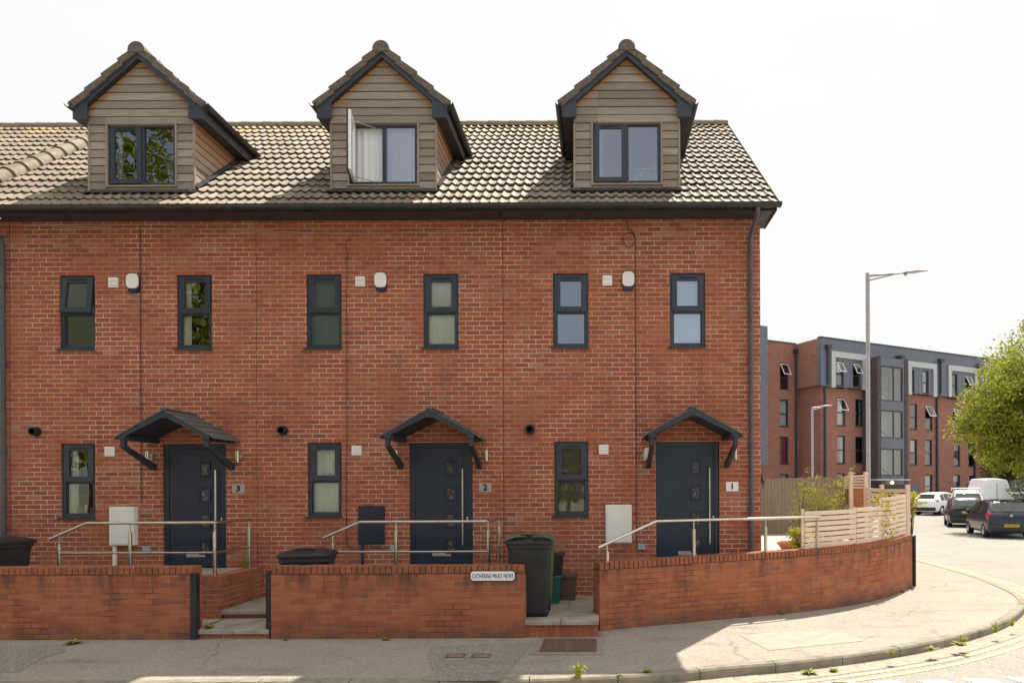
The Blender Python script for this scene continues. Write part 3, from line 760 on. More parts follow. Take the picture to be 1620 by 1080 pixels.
HOUSES = {1: 0.0, 2: -PITCH, 3: -2 * PITCH, 4: -3 * PITCH}
HLAB = {1: 'red brick house at the right end, number 1, with a bright closed dormer window',
        2: 'middle brick house, number 2, with an open dormer casement and dark meter box',
        3: 'brick house numbered 3, with trees mirrored in the leftmost dormer window',
        4: 'sliver of brick house and tiled roof left of number 3, cut by the photo edge'}
def house(i):
    X = HOUSES[i]; xl = X - 1.538; xr = X + (2.607 if i == 1 else PITCH - 1.538)
    h = thing('terraced_house', HLAB[i], 'house', (X + .45, 2.0, .2), group='red brick houses of the terrace')
    W1 = (X - .733, X - .163, 4.211, 5.413); W2 = (X + 1.151, X + 1.721, 4.211, 5.413); W3 = (X - .723, X - .173, 1.502, 2.704)
    D = (X + .917, X + 1.935, .70, 2.694)
    visible = i < 4
    w = MB()
    g = .006
    wall_holes(w, xl + g, xr - (0 if i == 1 else g), 0.0, 6.33, [W1, W2, W3, D] if visible else [])
    # flank, back and party walls
    w.quad((xr, 0, 0), (xr, 7.6, 0), (xr, 7.6, 6.33), (xr, 0, 6.33)) if i == 1 else w.quad((xr - g, 0, 0), (xr - g, 7.6, 0), (xr - g, 7.6, 6.33), (xr - g, 0, 6.33))
    w.quad((xl + g, 7.6, 0), (xl + g, 0, 0), (xl + g, 0, 6.33), (xl + g, 7.6, 6.33))
    w.quad((xr - (0 if i == 1 else g), 7.6, 0), (xl + g, 7.6, 0), (xl + g, 7.6, 6.33), (xr - (0 if i == 1 else g), 7.6, 6.33))
    if i == 1: w.poly([(xr, 0, 6.33), (xr, 7.6, 6.33), (xr, RY, RZ - .12)])
    w.build('wall', M['brick'], h)
    if i < 4:
        j = MB(); j.box(xl - .012, xl + .0055, .006, .02, 0.2, 6.3); j.build('movement_joint', M['joint'], h)
    # windows
    inn = MB()
    if visible:
        cfg = {1: (dict(glass='frostb'), dict(blind='bluecurtain', glass='glassb'), dict(blind='tan', glass='glass')),
               2: (dict(glass='frostb', blind='frostpane'), dict(blind='blind', glass='glassl'), dict(blind='blind', glass='glassl')),
               3: (dict(open_top=7, glass='frost'), dict(blind='blind', glass='glass', blind_x=(X + 1.19, X + 1.33)), dict(blind='blind', glass='glass', blind_x=(X - .69, X - .52)))}[i]
        labs = {3: ('first floor window with its top sash tilted open', None, None), 2: (None, 'first floor window with a cream blind', 'ground floor window with a cream blind'), 1: (None, 'first floor window with a pale blue curtain', 'ground floor window with a tan blind')}[i]
        for (a, b, c, d_), k, lb in zip((W1, W2, W3), cfg, labs): win(h, a, b, c, d_, label=lb, **k)
        for a, b, c, d_ in (W1, W2, W3): room_box(inn, a, b, c, d_, .101, 1.6, .5, .35)
        # jars on the kitchen sill
        if i != 2:
            for k in range(4):
                q = MB(); r_ = .025 + .012 * (k % 2); q.lathe([(r_, 1.585), (r_, 1.66 + .02 * (k % 3)), (r_ * .6, 1.68 + .02 * (k % 3))], (X - .62 + k * .105, .13, 0), 10)
                q.build('jar', M[['terra', 'greenpot', 'whitep', 'terra'][k]], h)
        make_door(h, X); make_canopy(h, X)
        d, (dl, dr), rm = dormer(h, X, i)
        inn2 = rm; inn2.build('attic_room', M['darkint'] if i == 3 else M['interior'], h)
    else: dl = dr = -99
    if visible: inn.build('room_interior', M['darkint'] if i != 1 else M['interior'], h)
    # roof
    rr = MB(); xR = 2.80 if i == 1 else xr
    rz = lambda y: EZ + (y - EY) * SLOPE
    skip = (lambda q: dl + .05 < q.x < dr - .05 and .16 < q.y < 1.75) if visible else None
    tiles(rr, (xl, EY, EZ - .055), (1, 0, 0), (0, 1, SLOPE), (0, -SLOPE, 1), xR - xl, math.hypot(RY - EY, (RY - EY) * SLOPE), u0=xl + 20, skip=skip)
    tiles(rr, (xR, 2 * RY - EY, EZ - .03), (-1, 0, 0), (0, -1, SLOPE), (0, SLOPE, 1), xR - xl, math.hypot(RY - EY, (RY - EY) * SLOPE), u0=0, step=.075)
    rf = rr.build('roof', M['tile'], h)
    fe = MB(); dn = .065
    def felt(xa, xb, ya, yb): fe.quad((xa, ya, rz(ya) - dn), (xb, ya, rz(ya) - dn), (xb, yb, rz(yb) - dn), (xa, yb, rz(yb) - dn))
    if visible: felt(xl, dl, EY + .01, RY); felt(dr, xR - .006, EY + .01, RY); felt(dl, dr, EY + .01, .10); felt(dl, dr, 1.76, RY)
    else: felt(xl, xR, EY + .01, RY)
    fe.build('roofing_felt', M['black'], rf)
    u_ = MB()                                   # underlay / verge end
    if i == 1:
        for x in (xR - .005,):
            u_.prism([(x, EY, EZ - .10), (x, RY, RZ - .10), (x, RY, RZ + .02), (x, EY, EZ + .02)], (.012, 0, 0))
            u_.prism([(x, 2 * RY - EY, EZ - .10), (x, 2 * RY - EY, EZ + .02), (x, RY, RZ + .02), (x, RY, RZ - .10)], (.012, 0, 0))
        u_.build('verge', M['darktile'], rf)
    rd = MB(); half_round(rd, (xl, RY, RZ - .055), (xR + .01, RY, RZ - .055), .11, 8); rd.build('ridge_tiles', M['ridge'], rf, smooth=True)
    if i == 4:                                  # row of hip tiles running up the slope
        rd = MB(); a = Vector((-10.18, EY + .1, rz(EY + .1) + .015)); b = Vector((-10.12, RY, RZ + .0)); half_round(rd, a, b, .125, 10, .36, lift=.03); rd.build('hip_tiles', M['tile'], rf, smooth=True)
    # eaves
    e = MB(); e.box(xl, xR - .02, EY + .05, EY + .07, 6.245, EZ - .0)
    e.quad((xl, EY + .07, 6.275), (xl, .0, 6.275), (xR - .02, 0, 6.275), (xR - .02, EY + .07, 6.275))
    if i == 1: e.prism([(xR - .02, EY + .05, 6.245), (xR - .02, EY + .05, EZ), (xR - .02, .35, 6.9), (xR - .02, .35, 6.245)], (-.02, 0, 0)); e.quad((xr, 0, 6.274), (xR - .02, 0, 6.274), (xR - .02, .35, 6.25), (xr, .35, 6.25))
    e.build('fascia', M['trim'], h)
    gu = MB(); n = 10; r = .066; yc, zc = EY - .045, 6.325; vs = []
    xe = xR + .02 if i == 1 else xR
    for xx in (xl, xe):
        for jj in range(n + 1): w_ = math.pi + math.pi * jj / n; vs.append((xx, yc + r * math.cos(w_), zc + r * math.sin(w_)))
        for jj in range(n, -1, -1): w_ = math.pi + math.pi * jj / n; vs.append((xx, yc + (r - .006) * math.cos(w_), zc + (r - .006) * math.sin(w_)))
    m_ = 2 * n + 2; gu.add(vs, [(q, (q + 1) % m_, m_ + (q + 1) % m_, m_ + q) for q in range(m_)])
    if i == 1: gu.add([v for v in vs[m_:m_ + n + 1]], [tuple(range(n + 1))])
    k = 0
    xx = xl + .4
    while xx < xe - .1:
        vs = [];
        for x_ in (xx, xx + (.10 if k % 3 == 1 else .03)):
            for jj in range(n + 1): w_ = math.pi + math.pi * jj / n; vs.append((x_, yc + (r + .008) * math.cos(w_), zc + (r + .008) * math.sin(w_)))
        gu.add(vs, [(q, q + 1, n + 2 + q, n + 1 + q) for q in range(n)]); xx += .92; k += 1
    gu.build('gutter', M['trim'], h, smooth=True)
    if i in (1, 3):                             # downpipes
        px = 2.44 if i == 1 else X - 1.60
        dp = MB(); zb_ = .74 if i == 1 else .25
        dp.tube([(px + .02, yc, 6.26), (px + .02, yc, 6.18), (px, -.08, 5.98), (px, -.06, 5.86), (px, -.06, zb_)], .036, 12)
        for zz in (5.2, 3.95, 2.55, 1.3): dp.tube([(px, -.06, zz), (px, -.06, zz + .09)], .043, 12); dp.box(px - .02, px + .02, -.05, 0, zz + .02, zz + .05)
        dp.build('downpipe', M['downpipe'], h, smooth=True)
    if not visible: return h
    # small things fixed to the front
    for (z0, z1, sh) in ((5.21, 5.365, 0), (2.495, 2.65, -.07)):
        v = MB(); a, b = X + .064 + sh, X + .222 + sh; v.box(a, b, -.022, 0, z0, z1)
        for q in range(2 if z0 > 4 else 4): zz = z0 + (.03 + q * .07 if z0 > 4 else .022 + q * .034); v.box(a + .012, b - .012, -.034, -.0221, zz, zz + (.058 if z0 > 4 else .024))
        v.build('air_vent', M['whitep'], h, bevel=.003)
    ab = MB(); ca = (X + .48, 0, 5.29); RX = Matrix.Rotation(R(90), 4, 'X')
    def oval(w_, h_, y, cz, n=24, e=3.2):
        return [(ca[0] + w_ * (abs(math.cos(t)) ** (2 / e)) * (1 if math.cos(t) > 0 else -1), y, cz + h_ * (abs(math.sin(t)) ** (2 / e)) * (1 if math.sin(t) > 0 else -1)) for t in [2 * math.pi * q / n for q in range(n)]]
    ab.prism(oval(.095, .145, -.05, 5.265), (0, .05, 0)); al = ab.build('alarm_box', M['purple'], h, bevel=.008)
    ab = MB(); ab.prism(oval(.098, .12, -.075, 5.30), (0, .035, 0)); ab.build('alarm_cover', M['whitep'], al, bevel=.012)
    cb = MB(); cxx = X + .598
    if i == 1:
        pts = [(cxx - .14, -.012, 6.24), (cxx - .12, -.012, 6.12), (cxx - .01, -.014, 6.04)]
        loop = [(cxx - .10 + .10 * math.cos(t), -.016, 5.94 + .115 * math.sin(t)) for t in [math.pi * .35 + 2 * math.pi * q / 26 for q in range(30)]]
        cb.tube(pts + [(cxx, -.012, 5.9), (cxx, -.012, 1.1), (cxx + .01, -.012, 1.04)], .0055, 6); cb.tube(loop, .0055, 6)
    elif i == 2:
        cxx = X - .075
        cb.tube([(cxx + .08, -.012, 5.97), (cxx + .02, -.03, 5.95), (cxx - .02, -.02, 5.88), (cxx + .01, -.012, 5.78), (cxx, -.012, 5.3), (cxx - .005, -.012, 3.2), (cxx - .02, -.012, 1.12), (cxx + .02, -.012, 1.02), (cxx + .08, -.012, 1.0), (cxx + .6, -.012, 1.0)], .0055, 6)
    else: cb.tube([(cxx - .02, -.012, 6.2), (cxx - .02, -.012, 5.3), (cxx - .02, -.012, 1.75)], .0055, 6)
    cb.build('cable', M['black'], h)
    if i == 2:                                  # thin phone wire stapled along under the eaves
        cb = MB(); cb.tube([(X - 5.2, -.015, 6.21), (X - 3.5, -.015, 6.17), (X - 1.7, -.015, 6.12), (X, -.015, 6.05), (X + 1.5, -.015, 6.10), (X + 2.3, -.015, 6.16)], .0035, 5); cb.build('phone_wire', M['greybox'], h)
    mbx = MB(); a, b = X + .10, X + .52
    depth_ = .10 if i == 3 else .035
    if i == 3: a += .02
    mbx.box(a, b, -depth_, 0, 1.07, 1.685); m1 = mbx.build('meter_box', M['navybox' if i == 2 else 'cream'], h, bevel=.006)
    mbx = MB(); mbx.box(a + .022, b - .022, -depth_ - .008, -depth_ - .001, 1.09, 1.665); mbx.build('meter_door', M['navybox' if i == 2 else 'cream'], m1, bevel=.004)
    if i != 1:
        q = MB(); xx = X + .17; q.tube([(xx, -.045, 1.07), (xx, -.045, .25)], .024 if i == 2 else .03, 8); q.build('meter_pipe', M['navybox' if i == 2 else 'cream'], m1, smooth=True)
    q = MB(); q.box(X + .615, X + .735, -.055, 0, .965, 1.055); q.build('junction_box', M['greybox'], h, bevel=.006)
    fl = MB(); Mx = Matrix.Rotation(R(90), 4, 'X'); c_ = (X - 1.11, 0, 2.90)
    fl.lathe([(.078, 0), (.078, .02), (.062, .02), (.062, .10), (.05, .10), (.05, .03)], c_, 18, Mx, caps=False); flo = fl.build('boiler_flue', M['black'], h, smooth=True)
    fl = MB()
    for q in range(6):
        w_ = q * math.pi / 3; fl.box(c_[0] - .005, c_[0] + .005, -.085, -.08, c_[2] - .05, c_[2] + .05, Matrix.Translation(c_) @ Matrix.Rotation(w_, 4, 'Y') @ Matrix.Translation((-c_[0], 0, -c_[2])))
    fl.lathe([(.05, .04), (.001, .04)], c_, 12, Mx, caps=False); fl.build('flue_guard', M['hole'], flo)
    for sx in (X + .735, X + 2.175):
        la = MB(); la.tube([(sx, -.10, 2.39), (sx, -.10, 2.57)], .03, 14); lo_ = la.build('wall_light', M['steel'], h, smooth=True)
        la = MB(); la.tube([(sx, -.07, 2.48), (sx, -.0, 2.48)], .016, 8); la.lathe([(.045, 0), (.045, .015)], (sx, 0, 2.48), 16, Mx); la.build('mount', M['steel'], lo_, smooth=True)
    n_ = MB(); n_.box(X + 2.04, X + 2.24, -.012, 0, 1.895, 2.045); nm = n_.build('number_plate', M['whitep' if i == 1 else 'plate'], h, bevel=.002)
    text_mesh(str(i), .135, M['ink'], 'numeral', nm, facing(X + 2.14, -.014, 1.968), 1.0, .005)
    if i == 1:
        q = MB(); q.box(X + .735, X + .8, -.02, 0, 2.4, 2.6); q.build('light_backplate', M['whitep'], h)
    # splash of old filler / wall plugs
    return h

M['frostpane'] = mat('grey_green_net_blind', (0.32, 0.36, 0.33), 0.9)
M['joint'] = mat('mastic_joint', (0.10, 0.045, 0.032), 0.9)
M['terra'] = noisy('terracotta', (0.42, 0.17, 0.09), (0.5, 0.23, 0.13), 6, rough=0.85)
M['greenpot'] = mat('green_ceramic', (0.10, 0.32, 0.20), 0.4)
for _i in (1, 2, 3, 4): house(_i)
# ------------------------------------------------------------------ ground, road, pavement
def asphalt(name, c1, c2, c3, chip=0.0, bump=0.5, cracks=0.0):
    m = mat(name, c1, 0.92, spec=0.25); t = NT(m); P = t.pos()
    big = t.noise(P, 0.5, 5, 0.6); col = t.mix(t.rng(big, 0.35, 0.65), c1, c2)
    med = t.noise(P, 2.6, 6, 0.7); col = t.mix(t.rng(med, 0.5, 0.75, 0, 0.6), col, c3)
    v = t.n('ShaderNodeTexVoronoi'); v.inputs['Scale'].default_value = 95; t.l(P, v.inputs['Vector'])
    vc = t.sep(v.outputs['Color'])[0]
    col = t.mix(t.rng(vc, 0.0, 1.0, 0, 0.75), col, t.mix(vc, (0.06, 0.055, 0.05), (0.46, 0.42, 0.36)))
    f = t.noise(P, 220, 3, 0.6)
    gm = t.n('ShaderNodeTexVoronoi'); gm.inputs['Scale'].default_value = 3.2; t.l(P, gm.inputs['Vector'])
    gs = t.sep(gm.outputs['Color'])
    spot = t.m_('MULTIPLY', t.rng(gm.outputs['Distance'], 0.085, 0.06, 0, 1), t.rng(gs[0], 0.55, 0.6, 0, .55))
    col = t.mix(spot, col, (0.10, 0.085, 0.07))
    smr = t.noise(t.scale(P, (.5, 1.6, 1)), 1.1, 6, .72); col = t.mix(t.rng(smr, .55, .72, 0, .55), col, (0.115, 0.098, 0.078))
    if cracks:
        w = t.n('ShaderNodeTexVoronoi', feature='DISTANCE_TO_EDGE'); w.inputs['Scale'].default_value = 0.34
        nz = t.n('ShaderNodeTexNoise'); nz.inputs['Scale'].default_value = 3.0; nz.inputs['Detail'].default_value = 5; t.l(P, nz.inputs['Vector'])
        va = t.n('ShaderNodeVectorMath', operation='MULTIPLY_ADD'); t.l(nz.outputs['Color'], va.inputs[0]); va.inputs[1].default_value = (.35, .35, .35); t.l(P, va.inputs[2])
        t.l(va.outputs[0], w.inputs['Vector'])
        cr = t.m_('MULTIPLY', t.rng(w.outputs['Distance'], 0.007, 0.002, 0, cracks), t.rng(t.noise(P, 0.8, 3), 0.42, 0.58))
        col = t.mix(cr, col, (0.035, 0.03, 0.025))
    t.base(col); t.bump(t.m_('ADD', v.outputs['Distance'], f), bump, 0.004)
    return m
M['pave'] = asphalt('pavement_asphalt', (0.25, 0.212, 0.165), (0.30, 0.258, 0.205), (0.17, 0.142, 0.108), cracks=0.35)
M['pave2'] = asphalt('pavement_patch', (0.175, 0.155, 0.13), (0.215, 0.19, 0.16), (0.14, 0.125, 0.10))
M['road'] = asphalt('road_asphalt', (0.20, 0.19, 0.17), (0.25, 0.235, 0.21), (0.15, 0.14, 0.125), cracks=0.3)
M['kerb'] = noisy('kerb_concrete', (0.27, 0.235, 0.18), (0.17, 0.145, 0.11), 5, rough=0.9, bump=0.3, c3=(0.36, 0.32, 0.25), s3=1.3, f3=0.4)
M['gutter'] = noisy('gutter_grit', (0.36, 0.31, 0.235), (0.25, 0.21, 0.16), 9, rough=0.95, bump=0.3)
M['earth'] = noisy('earth', (0.16, 0.15, 0.08), (0.10, 0.11, 0.05), 0.6, rough=0.95)
M['yellow'] = noisy('worn_yellow_line', (0.62, 0.50, 0.22), (0.36, 0.31, 0.20), 14, rough=0.8, lo=0.42, hi=0.68)
M['whiteline'] = noisy('worn_white_line', (0.70, 0.68, 0.62), (0.33, 0.31, 0.28), 16, rough=0.8, lo=0.45, hi=0.7)
M['gravel'] = noisy('pale_gravel', (0.50, 0.47, 0.42), (0.22, 0.20, 0.18), 45, rough=0.95, bump=0.6)
M['rust'] = noisy('rusty_iron', (0.105, 0.06, 0.04), (0.16, 0.10, 0.07), 30, rough=0.8, bump=0.3)
M['smallslab'] = noisy('worn_light_slab', (0.33, 0.295, 0.245), (0.27, 0.24, 0.195), 5, rough=0.9, bump=0.2, c3=(0.18, 0.15, 0.12), s3=8, f3=0.3)

g = MB(); g.quad((-600, -300, -.108), (600, -300, -.108), (600, 900, -.108), (-600, 900, -.108))
props(g.build('ground', M['earth']), kind='structure')

def catmull(P, k=6):
    out = []
    for i in range(len(P) - 1):
        p0, p1, p2, p3 = P[max(i - 1, 0)], P[i], P[i + 1], P[min(i + 2, len(P) - 1)]
        for j in range(k):
            t = j / k
            out.append(tuple(.5 * ((2 * p1[q]) + (-p0[q] + p2[q]) * t + (2 * p0[q] - 5 * p1[q] + 4 * p2[q] - p3[q]) * t * t + (-p0[q] + 3 * p1[q] - 3 * p2[q] + p3[q]) * t ** 3) for q in range(2)))
    out.append(tuple(P[-1][:2])); return out
KP = [(-30, -4.35), (-14, -4.22), (-6, -4.12), (-2.5, -4.08), (-1.1, -4.05), (.37, -3.89), (1.55, -3.53), (2.30, -3.32), (3.93, -2.57), (5.48, -1.45), (6.55, -.35), (7.45, .98), (8.05, 3.1), (8.35, 5.3), (8.45, 7.5), (8.5, 12), (8.7, 18), (9.6, 26), (11.5, 33)]
KERB = catmull(KP, 6)
def offset(P, d):
    out = []
    for i, p in enumerate(P):
        a = Vector(P[max(i - 1, 0)]); b = Vector(P[min(i + 1, len(P) - 1)]); t = (b - a).normalized()
        out.append((p[0] + t.y * d, p[1] - t.x * d))       # positive: towards the road
    return out
def resample(P, step):
    out = [Vector(P[0])]; acc = 0
    for i in range(len(P) - 1):
        a, b = Vector(P[i]), Vector(P[i + 1]); L = (b - a).length; s = step - acc
        while s <= L: out.append(a + (b - a) * (s / L)); s += step
        acc = (acc + L) % step
    return out
KS = offset(KERB, -.13)
# road (both streets) as one sheet
r = MB(); r.quad((-80, -16, -.104), (80, -16, -.104), (80, 120, -.104), (-80, 120, -.104)); props(r.build('road', M['road']), kind='structure')
# pavement
p = MB(); pts = [(x, y, 0.0) for x, y in KS]; 
back = [(11.0, 40, 0), (-30, 40, 0)]
for i in range(len(KS) - 1):
    pass
fan = [(x, 9.0 if y < 9 else y + .01) for x, y in KS]
p.add([(x, y, 0) for x, y in KS if y < 8.9] + [(8.35, 8.9, 0), (-30, 8.9, 0)], [tuple(range(len([1 for q in KS if q[1] < 8.9]) + 2))])
q_ = [q for q in KS if q[1] >= 7.6]
for a, b in zip(q_[:-1], q_[1:]): p.quad((a[0], a[1], 0.0005), (b[0], b[1], 0.0005), (b[0] - 3.2, b[1], 0.0005), (a[0] - 3.2, a[1], 0.0005))
props(p.build('pavement', M['pave']), kind='structure')
# kerb stones laid along the edge, short gaps between
k = MB(); st = resample(KERB, .915); fine = resample(KERB, .1525)
for i in range(0, len(fine) - 6, 6):
    seg = fine[i:i + 7]; dz = random.uniform(-.004, .004)
    n_in = [ (Vector(offset([tuple(s) for s in seg], -.125)[j])) for j in range(7)]
    vs = []
    for j in range(7):
        s, t_ = seg[j], n_in[j]
        if j in (0, 6):
            d_ = (seg[1] - seg[0] if j == 0 else seg[5] - seg[6]).normalized() * .005; s = s + d_; t_ = t_ + d_
        m_ = s + (t_ - s) * .14
        vs += [(s.x, s.y, -.12), (s.x, s.y, -.018 + dz), (m_.x, m_.y, .004 + dz), (t_.x, t_.y, .006 + dz), (t_.x, t_.y, -.1)]
    fs = []
    for j in range(6): fs += [(j * 5 + q, (j + 1) * 5 + q, (j + 1) * 5 + q + 1, j * 5 + q + 1) for q in range(4)]
    fs += [(4, 3, 2, 1, 0), (30, 31, 32, 33, 34)]
    k.add(vs, fs)
props(k.build('kerb', M['kerb']), kind='structure')
def ribbon(name, off0, off1, z, m_, a=0, b=None, gaps=None):
    A, B = offset(KERB, off0), offset(KERB, off1); mb = MB(); n = len(A) if b is None else b
    for i in range(a, n - 1):
        mb.quad((*A[i], z), (*B[i], z), (*B[i + 1], z), (*A[i + 1], z))
    return props(mb.build(name, m_), kind='structure')
ribbon('road_gutter', 0.0, .30, -.100, M['gutter'])
ribbon('yellow_line', .36, .425, -.099, M['yellow']); ribbon('yellow_line', .52, .585, -.099, M['yellow'])
# give-way dashes near the bottom edge
d = MB(); a, b = gnd(1305, 1079, -.1), gnd(1640, 1070, -.1); dirv = (b - a).normalized(); nv = Vector((dirv.y, -dirv.x, 0))
for i in range(-2, 5):
    s = a + dirv * (i * .50); 
    vs = [s, s + dirv * .30, s + dirv * .36 + nv * .2, s + dirv * .06 + nv * .2]; d.add([(v.x, v.y, -.099) for v in vs], [(0, 3, 2, 1)])
props(d.build('road_marking', M['whiteline']), kind='structure')
# relaid patches and covers in the pavement
def gpoly(px, z): return [gnd(x, y, z) for x, y in px]
def patch(name, px, z, m_):
    mb = MB(); mb.poly([(v.x, v.y, z) for v in gpoly(px, z)]); return props(mb.build(name, m_), kind='structure')
patch('pavement_patch', [(836, 1035), (954, 1035), (957, 1004), (854, 1005)], .004, M['pave2'])
patch('pavement_patch', [(664, 1076), (792, 1076), (846, 1014), (682, 1022), (676, 1040), (686, 1062)], .0038, M['pave2'])
patch('pavement_patch', [(1217, 1028), (1366, 1013), (1308, 993), (1170, 1004)], .004, M['smallslab'])
patch('pavement_patch', [(1700, 1010), (-60, 0), (0, 0)][:0] or [(30, 1062), (66, 1040), (104, 1030), (104, 1018), (0, 1022), (0, 1062)], .0036, M['pave2'])

# cast iron cover with a raised lattice
def cover(px, label, group=None, lattice=True):
    P = gpoly(px, .006); c = sum(P, Vector()) / 4; t = thing('manhole_cover', label, 'manhole cover', (c.x, c.y, 0), group=group)
    x0, x1 = min(v.x for v in P), max(v.x for v in P); y0, y1 = min(v.y for v in P), max(v.y for v in P)
    f = MB(); ring2 = lambda w: None
    f.box(x0, x1, y0, y0 + .02, .0045, .011); f.box(x0, x1, y1 - .02, y1, .0045, .011); f.box(x0, x0 + .02, y0 + .02, y1 - .02, .0045, .011); f.box(x1 - .02, x1, y0 + .02, y1 - .02, .0045, .011)
    f.build('frame', M['rust'], t)
    l = MB(); l.box(x0 + .021, x1 - .021, y0 + .021, y1 - .021, .0045, .0055 if lattice else .009)
    if lattice:
        n = 13; m_ = 7; w = (x1 - x0 - .06) / n; h = (y1 - y0 - .06) / m_
        for i in range(n):
            for j in range(m_):
                if i == n // 2: continue
                l.box(x0 + .03 + i * w, x0 + .03 + i * w + w * .62, y0 + .03 + j * h, y0 + .03 + j * h + h * .55, .0056, .012)
    l.build('lid', M['rust' if lattice else 'ironlid'], t)
M['ironlid'] = noisy('small_iron_lid', (0.17, 0.125, 0.10), (0.20, 0.165, 0.135), 20, rough=0.85)
cover([(853, 1030), (941, 1030), (944, 1010), (862, 1010)], 'rusty lattice drain cover in the pavement in front of the gate step')
cover([(709, 1039.5), (733, 1039.5), (733, 1033.5), (709, 1033.5)], 'small greyish iron stop tap lid set in the pavement, left of its reddish twin', 'small stop tap lids', False)
cover([(749, 1039.5), (774, 1039.5), (774, 1033.5), (749, 1033.5)], 'small reddish iron stop tap lid set in the pavement, nearer the gate', 'small stop tap lids', False)

# ------------------------------------------------------------------ yards and platforms
y_ = MB()
y_.box(-9.5, -5.36, -1.86, 0, -.05, .10)
props(y_.build('yard_paving', M['concrete']), kind='structure')
def slab_step(name, x0, x1, y0, y1, z1, nx, label=None):
    mb = MB(); w = (x1 - x0) / nx
    for i in range(nx): mb.box(x0 + i * w + .004, x0 + (i + 1) * w - .004, y0, y1 - .003, z1 - .055, z1 + random.uniform(-.003, .003))
    return props(mb.build(name, M['concrete'], bevel=.006), kind='structure')
slab_step('front_step', -5.33, -4.30, -2.06, -1.24, .115, 2); 
rb = MB(); rb.box(-5.32, -4.31, -2.03, -1.2, -.05, .055); props(rb.build('step_riser', M['platbrick']), kind='structure')
slab_step('front_step', -5.42, -1.2, -1.24, -.60, .225, 4); slab_step('front_step', -5.45, -1.2, -.60, -.003, .225, 4)
rb = MB(); rb.box(-5.40, -4.29, -1.20, -.1, .0, .165); props(rb.build('step_riser', M['platbrick']), kind='structure')
# gate 1
slab_step('front_step', -1.01, -.01, -2.06, -1.80, .215, 2)
slab_step('front_step', -1.43, -.005, -1.797, -.95, .217, 2); slab_step('front_step', -1.43, .5, -.947, -.003, .218, 2)
rb = MB(); rb.box(-1.0, -.02, -2.03, -1.0, -.05, .158); props(rb.build('step_riser', M['coping']), kind='structure')
yb = MB(); yb.box(-5.4, -1.44, -1.86, -1.245, -.02, .10); props(yb.build('yard_paving', M['concrete']), kind='structure')

def platform(x0, x1, label):
    t = thing('brick_platform', label, 'platform', ((x0 + x1) / 2, -.6, .2), group='brick door platforms')
    a = MB(); a.box(x0, x1, -1.19, -.004, .1, .605); a.build('base', M['platbrick'], t)
    c = MB()
    c.box(x0 - .0, x1 + .003, -1.195, -.97, .605, .712); c.box(x1 - .22, x1 + .003, -.969, -.004, .605, .712)
    c.build('coping', M['coping'], t)
    s = MB(); s.box(x0, x1 - .221, -.969, -.004, .606, .70); s.build('paving', M['concrete'], t)
platform(-7.9, -5.43, 'brick platform before door 3, its corner showing beside the steps')
platform(-3.93, -1.46, 'brick platform before door 2, behind the middle garden wall')
# sunlit terrace beside the end house, filled up to the curved wall
WP = [(0.0, -1.66), (1.40, -1.04), (2.43, -.62), (3.35, -.20), (4.33, .42), (5.26, 1.28), (6.15, 2.42)]
WC = catmull(WP, 8)
tm = MB(); tin = offset(WC, -.20)
pl = [(x, y) for x, y in tin if x > .55]
tm.poly([(x, y, .70) for x, y in pl if x < 2.75] + [(2.75, -.004, .70), (.55, -.004, .70)])
props(tm.build('terrace_paving', M['concrete']), kind='structure')
tm = MB(); far_ = [(x, y) for x, y in pl if x >= 2.6]
tm.poly([(2.608, -.3, .69), *[(x, y, .69) for x, y in far_], (6.0, 7.55, .69), (2.608, 7.55, .69)])
props(tm.build('gravel_garden', M['gravel']), kind='structure')
rb = MB(); rb.box(.50, .545, -1.25, -.005, .2, .70); props(rb.build('step_riser', M['platbrick']), kind='structure')

# ------------------------------------------------------------------ garden walls
def straight_wall(x0, x1, y0, y1, ztop, label):
    t = thing('garden_wall', label, 'garden wall', ((x0 + x1) / 2, (y0 + y1) / 2, 0), group='low brick garden walls')
    a = MB(); a.box(x0, x1, y0, y1, -.05, ztop - .105); a.build('brickwork', M['wallbrick'], t)
    c = MB(); x = x0
    while x < x1 - .02:
        w = min(.075, x1 - x); dz = random.uniform(-.004, .004); dy = random.uniform(-.003, .003)
        c.box(x + .006, x + w - .005, y0 - .004 + dy, y1 + .004 + dy, ztop - .098, ztop + dz); x += .075
    c.box(x0 + .01, x1 - .01, y0 + .018, y1 - .018, ztop - .105, ztop - .012)
    c.build('coping', M['coping2'], t, bevel=.006); return t
M['coping2'] = noisy('coping_bricks', (0.40, 0.135, 0.055), (0.24, 0.085, 0.045), 9, rough=0.9, bump=0.4, c3=(0.09, 0.06, 0.045), s3=3.2, f3=0.65)
def header_mat():
    m = M['coping2']; t = NT(m); P = t.pos(); x = t.sep(P)[0]
    w = t.white(t.comb(t.m_('FLOOR', t.m_('DIVIDE', x, 0.075)), 1.0, 2.0))[0]
    old = t.p.inputs['Base Color'].links[0].from_socket
    t.base(t.mix(t.rng(w, 0, 1, 0, .45), old, (0.17, 0.06, 0.035)))
header_mat()
FY = -11 + 8.93
straight_wall(-13.5, -5.325, FY, FY + .215, .945, 'long soot stained brick garden wall at the left edge, left of the step to number 3')
straight_wall(-4.30, -.985, FY, FY + .215, .945, 'brick garden wall between the two gate openings, bearing the street name sign')
